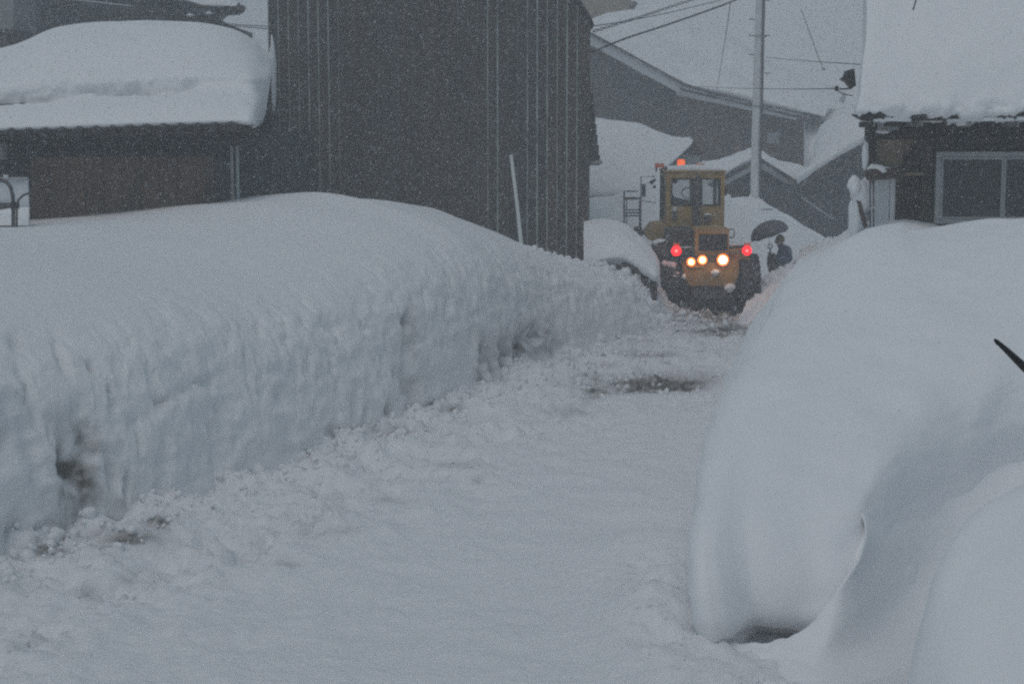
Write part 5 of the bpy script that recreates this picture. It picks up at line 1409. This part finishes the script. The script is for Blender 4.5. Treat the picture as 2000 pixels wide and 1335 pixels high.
# ================================================================== PERSON with umbrella and shovel
def skin(name, verts, edges, radii, mat, parent=None, sub=2, root=0):
    me = bpy.data.meshes.new(name)
    me.from_pydata([tuple(v) for v in verts], edges, [])
    o = bpy.data.objects.new(name, me)
    COL.objects.link(o)
    md = o.modifiers.new("skin", 'SKIN'); md.use_smooth_shade = True
    for i, r in enumerate(radii):
        r2 = r if isinstance(r, tuple) else (r, r)
        me.skin_vertices[0].data[i].radius = r2
    me.skin_vertices[0].data[root].use_root = True
    ss = o.modifiers.new("sub", 'SUBSURF'); ss.levels = sub; ss.render_levels = sub
    dg = bpy.context.evaluated_depsgraph_get()
    me2 = bpy.data.meshes.new_from_object(o.evaluated_get(dg))
    bpy.data.objects.remove(o, do_unlink=True)
    me2.name = name
    me2.materials.clear(); me2.materials.append(mat)
    me2.polygons.foreach_set("use_smooth", [True] * len(me2.polygons))
    return link(name, me2, parent)

PY = 39.0
g0 = P(1530, 470, PY)
gx0, gz0 = g0.x, 0.0
hd = P(1523, 470, PY)                           # head centre
per = thing("person", "person in navy padded jacket and mustard cap with raised arm in the snow", "person", (gx0, PY, 0))
# stooping figure turned to the left; pelvis first
pelv = W(gx0 - .02, PY, hd.z - .70)
V_ = [pelv, W(gx0 + .0, PY, hd.z - .50), W(gx0 + .03, PY, hd.z - .32), W(gx0 + .02, PY, hd.z - .22), W(gx0 - .04, PY, hd.z - .12),   # 0-4 spine to neck
      W(gx0 + .10, PY + .16, hd.z - .22), W(gx0 + .16, PY + .20, hd.z - .42), W(gx0 - .06, PY + .18, hd.z - .50), W(gx0 - .22, PY + .10, hd.z - .44),   # far arm 5-8
      W(gx0 + .08, PY - .17, hd.z - .23), W(gx0 + .15, PY - .22, hd.z - .42), W(gx0 - .10, PY - .20, hd.z - .42), W(gx0 - .24, PY - .12, hd.z - .34),   # near arm 9-12
      W(gx0 - .02, PY - .10, hd.z - .74), W(gx0 - .10, PY - .11, .42), W(gx0 + .02, PY - .11, .07), W(gx0 - .12, PY - .12, .04),
      W(gx0 - .02, PY + .10, hd.z - .74), W(gx0 - .02, PY + .11, .42), W(gx0 + .12, PY + .11, .07), W(gx0 - .02, PY + .12, .04)]
E_ = [(0, 1), (1, 2), (2, 3), (3, 4), (3, 5), (5, 6), (6, 7), (7, 8), (3, 9), (9, 10), (10, 11), (11, 12), (0, 13), (13, 14), (14, 15), (15, 16), (0, 17), (17, 18), (18, 19), (19, 20)]
R_ = [(.20, .19), (.21, .19), (.22, .19), (.17, .15), (.07, .07), .105, .065, .055, .045, .085, .065, .055, .045, .10, .075, .06, .05, .10, .075, .06, .05]
skin("body", V_, E_, R_, M_NAVY, per, 2)
# head
hv = MB()
r_ = bmesh.ops.create_icosphere(hv.bm, subdivisions=3, radius=1.0)
for v in r_['verts']:
    x, y, z = v.co
    face_ = max(0, -x)
    v.co = Vector((x * .095 - .01 * face_ * (z < 0), y * .075, z * .115 - .01 * (face_ if z < -.3 else 0)))
    if abs(y) < .22 and -.35 < z < .1 and x < -.75: v.co.x -= .022      # nose
    if abs(y) > .85 and abs(z) < .3 and abs(x) < .3: v.co.y *= 1.12     # ears
    if abs(abs(y) - .35) < .12 and .0 < z < .22 and x < -.7: v.co.x += .010   # eye sockets
    if abs(y) < .3 and -.62 < z < -.5 and x < -.6: v.co.x += .006       # mouth
    v.co += hd
hv.build("head", M_SKIN, per, True)
cp = MB()
r_ = bmesh.ops.create_icosphere(cp.bm, subdivisions=3, radius=1.0)
dl = []
for v in r_['verts']:
    x, y, z = v.co
    zz = max(z, -.05 + .25 * (x > .3) * -1)
    v.co = hd + Vector((x * .108 + .006, y * .090, zz * .135 + .018))
cp.build("cap", M_HAT, per, True)
MB().lathe([(.10, -.015), (.112, -.012), (.112, .018), (.10, .02)], hd + Vector((0.004, 0, .035)), 'Z', 20).build("cap_brim", M_HAT, per, True)
MB().blob(hd + Vector((.05, 0, -.13)), (.10, .10, .07), 2, .1, 2).build("collar", M_NAVY, per, True)
# hands with fingers
def hand(w, dirv, side):
    d = Vector(dirv).normalized()
    up = Vector((0, 0, 1)); s = d.cross(up).normalized()
    V = [w, w + d * .045, w + d * .085]
    E = [(0, 1), (1, 2)]; R = [.024, (.032, .02), (.034, .018)]
    for k_, (o_, L) in enumerate(((-.03, .065), (-.010, .075), (.010, .070), (.028, .055))):
        b0 = w + d * .085 + up * o_
        V += [b0, b0 + d * L * .5 + s * .012 * side, b0 + d * L * .75 + s * .035 * side]
        i0 = len(V) - 3
        E += [(2, i0), (i0, i0 + 1), (i0 + 1, i0 + 2)]; R += [.010, .009, .008]
    b0 = w + d * .03 + up * .03
    V += [b0, b0 + d * .03 + up * .025 + s * .01 * side, b0 + d * .05 + up * .03 + s * .03 * side]
    i0 = len(V) - 3
    E += [(1, i0), (i0, i0 + 1), (i0 + 1, i0 + 2)]; R += [.012, .010, .009]
    skin("hand", V, E, R, M_GLOVE, per, 1)
hand(V_[8], (-1, -.1, .3), 1)
hand(V_[12], (-1, .2, .5), -1)

# umbrella
ua = P(1512, 500, PY - .1); ub = P(1496, 434, PY - .05)
um = thing("umbrella", "dark open umbrella tilted left over the person in navy jacket", "umbrella", ua)
ax = (ub - ua).normalized()
tipc = P(1511, 437, PY) 
e1 = P(1468, 473, PY); e2 = P(1541, 447, PY)
cen = (e1 + e2) / 2
axu = (Matrix.Rotation(0, 3, 'Y') @ Vector((-(e2 - e1).z, 0, (e2 - e1).x))).normalized()
rad = (e2 - e1).length / 2
s1 = (e2 - e1).normalized(); s2 = Vector((0, 1, 0))
apex = cen + axu * .34
um_c = MB()
rings = []
nseg = 32
for r_i in range(9):
    f = r_i / 8
    ring = []
    for k_ in range(nseg):
        a_ = 2 * math.pi * k_ / nseg
        scal = 1 - .05 * (math.cos(4 * a_) ** 2) * f * 0 - .06 * f * abs(math.sin(4 * a_))
        h_ = .34 * (math.cos(f * math.pi / 2) ** .9) + .02 * f * abs(math.sin(4 * a_))
        ring.append(um_c.bm.verts.new(cen + (s1 * math.cos(a_) + s2 * math.sin(a_)) * rad * max(.01, math.sin(f * math.pi / 2)) * scal + axu * h_))
    rings.append(ring)
for a_, b_ in zip(rings, rings[1:]):
    for k_ in range(nseg):
        um_c.bm.faces.new((a_[k_], a_[(k_ + 1) % nseg], b_[(k_ + 1) % nseg], b_[k_]))
cano = um_c.build("canopy", M_UMB, um, True)
md = cano.modifiers.new("thick", 'SOLIDIFY'); md.thickness = .004
hub = cen + axu * .12
for k_ in range(8):
    a_ = 2 * math.pi * k_ / 8
    pts_ = []
    for f in (.12, .5, .98):
        pts_.append(cen + (s1 * math.cos(a_) + s2 * math.sin(a_)) * rad * math.sin(f * math.pi / 2) * .985 + axu * (.335 * math.cos(f * math.pi / 2) ** .9 - .008))
    MB().tube(pts_, .004, 5).build("rib", M_DARKP, um)
hnd = V_[12] + Vector((-.08, 0, .04))
MB().tube([apex + axu * .05, apex, hub, hnd + (hub - hnd) * .02], .007, 6).build("shaft", M_ALU, um, True)
d_ = (hnd - hub).normalized()
MB().tube([hnd, hnd + d_ * .08, hnd + d_ * .12 + Vector((-.02, 0, 0)), hnd + d_ * .11 + Vector((-.05, 0, 0)), hnd + d_ * .08 + Vector((-.055, 0, 0))], .011, 6).build("handle", M_DARKP, um, True)

# shovel held in front
sh = thing("snow_shovel", "upright snow shovel with ring grip left of the person", "shovel", P(1508, 540, PY - .15))
SYY = PY - .15
cg = P(1504, 481, SYY)
MB().tube([cg + Vector((.055 * math.cos(a_), 0, .05 * math.sin(a_))) for a_ in np.linspace(0, 2 * math.pi, 15)], .012, 6).build("grip", M_DARKP, sh, True)
MB().tube([cg + Vector((0, 0, -.05)), P(1507, 520, SYY), P(1511, 560, SYY)], .018, 8).build("shaft", M_SHOVEL, sh, True)
MB().prism([P(1499, 500, SYY), P(1503, 494, SYY), P(1513, 494, SYY), P(1518, 500, SYY), P(1519, 525, SYY), P(1514, 536, SYY), P(1502, 532, SYY), P(1498, 515, SYY)], (0, .04, 0)).build("blade", M_SHOVEL, sh)

# ================================================================== clods of ploughed snow (uncountable)
ico = bmesh.new(); bmesh.ops.create_icosphere(ico, subdivisions=1, radius=1.0)
ic_v = np.array([v.co[:] for v in ico.verts]); ic_f = np.array([[v.index for v in f.verts] for f in ico.faces]); ico.free()
def scatter(name, C, Rr, mat, label, cat=None):
    n_ = len(C)
    q_ = RNG.normal(size=(n_, 4)); q_ /= np.linalg.norm(q_, axis=1, keepdims=True)
    w, x, y, z = q_.T
    M = np.stack([1 - 2 * (y * y + z * z), 2 * (x * y - z * w), 2 * (x * z + y * w), 2 * (x * y + z * w), 1 - 2 * (x * x + z * z), 2 * (y * z - x * w), 2 * (x * z - y * w), 2 * (y * z + x * w), 1 - 2 * (x * x + y * y)], -1).reshape(-1, 3, 3)
    sc = RNG.uniform(.6, 1.25, size=(n_, 1, 3))
    jit = RNG.uniform(.78, 1.22, size=(n_, len(ic_v), 1))
    V = (ic_v[None] * jit * sc) * Rr[:, None, None]
    V = np.einsum('nij,nkj->nki', M, V) + C[:, None, :]
    F = (ic_f[None] + (np.arange(n_) * len(ic_v))[:, None, None]).reshape(-1, 3)
    me = bpy.data.meshes.new(name)
    me.vertices.add(n_ * len(ic_v)); me.vertices.foreach_set("co", V.reshape(-1).astype(np.float32))
    me.loops.add(len(F) * 3); me.polygons.add(len(F))
    me.loops.foreach_set("vertex_index", F.reshape(-1).astype(np.int32))
    me.polygons.foreach_set("loop_start", np.arange(0, len(F) * 3, 3, dtype=np.int32))
    me.polygons.foreach_set("loop_total", np.full(len(F), 3, dtype=np.int32))
    me.polygons.foreach_set("use_smooth", np.ones(len(F), dtype=bool))
    me.update(calc_edges=True); me.materials.append(mat)
    o = link(name, me); o["kind"] = "stuff"; o["label"] = label
    return o
# along the left foot
n1 = 2600
yy = 9 + 30 * RNG.random(n1) ** 1.1
dd = np.abs(RNG.normal(0, .55, n1)) - .12
xx = np.interp(yy, FLY, FLX) + dd
rr = np.clip(RNG.lognormal(-3.85, .6, n1), .006, .085) * np.clip(1.15 - dd * .35, .4, 1.2)
# in the road far up
n2 = 1300
y2 = RNG.uniform(23.5, 34.5, n2); x2 = RNG.uniform(0, 1, n2) * 4.2 + np.interp(y2, FLY, FLX)
r2 = np.clip(RNG.lognormal(-3.8, .5, n2), .01, .07)
# foreground right
n3 = 420
y3 = RNG.uniform(10.8, 14.6, n3); x3 = RNG.uniform(.6, 1.75, n3); r3 = np.clip(RNG.lognormal(-4.6, .5, n3), .005, .03)
# thin scatter over the tracks
n4 = 350
y4 = RNG.uniform(9.5, 24, n4); x4 = np.interp(y4, FLY, FLX) + RNG.uniform(.6, 2.4, n4); r4 = np.clip(RNG.lognormal(-4.6, .45, n4), .005, .03)
cxs = np.concatenate([xx, x2, x3, x4]); cys = np.concatenate([yy, y2, y3, y4]); crs = np.concatenate([rr, r2, r3, r4])
czs = ground_z(cxs, cys) + crs * .02
scatter("snow_clods", np.stack([cxs, cys, czs], -1), crs, M_PLOW, "loose lumps of ploughed snow along the foot of the left bank")
# on the tumbled end of the left bank
fi = np.argwhere((tail > .5) & (pr[..., 0] > 0.0) & (pr[..., 0] < .9) & (LA[..., 1] < 36))
pk = fi[RNG.integers(0, len(fi), 900)]
C = LA2[pk[:, 0], pk[:, 1]]
scatter("snow_clods", C, np.clip(RNG.lognormal(-3.2, .5, len(C)), .015, .12), M_PLOW, "loose lumps of ploughed snow on the tumbled end of the bank near the loader")
# snow lump under the loader
o = MB().blob(P(1335, 596, LY + .9), (.19, .25, .20), 3, .5, 33).build("snow_lump", M_PLOW, None, True); tag(o, "snow lump showing in the gap under the loader behind its left wheel", "snow lump")

# ================================================================== haze and falling snow
hz = MB().box((-430, -80, -2.2), (430, 430, 27.0), 0).build("haze", None)
hz["kind"] = "stuff"; hz["label"] = "pale grey snowy haze filling the air over the village"
hm = bpy.data.materials.new("haze_air"); hm.use_nodes = True
ht = hm.node_tree; ht.nodes.clear()
hout = ht.nodes.new("ShaderNodeOutputMaterial"); hv_ = ht.nodes.new("ShaderNodeVolumePrincipled")
hv_.inputs["Color"].default_value = (0.93, 0.95, 0.98, 1)
hv_.inputs["Density"].default_value = 0.0072
ht.links.new(hv_.outputs[0], hout.inputs["Volume"])
hz.data.materials.append(hm)

NF = 480000
fx = RNG.uniform(-14, 15, NF); fy = RNG.uniform(12, 47, NF); fz = RNG.uniform(0.0, 8.6, NF)
keep = (np.abs(fx) < fy * .34 + 2.5)
fx, fy, fz = fx[keep], fy[keep], fz[keep]
nF = len(fx)
tet = np.array([(1, 1, 1), (1, -1, -1), (-1, 1, -1), (-1, -1, 1)], float) / math.sqrt(3)
tf = np.array([(0, 1, 2), (0, 3, 1), (0, 2, 3), (1, 3, 2)])
rs = RNG.uniform(.0035, .0065, nF) * np.clip(fy / 26, .55, 1.15) * np.where(RNG.random(nF) < .14, RNG.uniform(1.2, 2.2, nF), 1.0)
sc = np.stack([RNG.uniform(.7, 1.1, nF), RNG.uniform(.7, 1.1, nF), RNG.uniform(1.0, 2.0, nF)], -1)
ang = RNG.uniform(0, 2 * math.pi, nF)
ca_, sa_ = np.cos(ang), np.sin(ang)
V = tet[None] * sc[:, None, :] * rs[:, None, None]
Vx = V[..., 0] * ca_[:, None] - V[..., 1] * sa_[:, None] + V[..., 2] * .55
Vy = V[..., 0] * sa_[:, None] + V[..., 1] * ca_[:, None]
V = np.stack([Vx + fx[:, None], Vy + fy[:, None], V[..., 2] + fz[:, None]], -1)
F = (tf[None] + (np.arange(nF) * 4)[:, None, None]).reshape(-1, 3)
me = bpy.data.meshes.new("falling_snow")
me.vertices.add(nF * 4); me.vertices.foreach_set("co", V.reshape(-1).astype(np.float32))
me.loops.add(len(F) * 3); me.polygons.add(len(F))
me.loops.foreach_set("vertex_index", F.reshape(-1).astype(np.int32))
me.polygons.foreach_set("loop_start", np.arange(0, len(F) * 3, 3, dtype=np.int32))
me.polygons.foreach_set("loop_total", np.full(len(F), 3, dtype=np.int32))
me.update(calc_edges=True); me.materials.append(M_FLAKE)
fo = link("falling_snow", me); fo["kind"] = "stuff"; fo["label"] = "fine snowflakes falling thickly across the whole street"
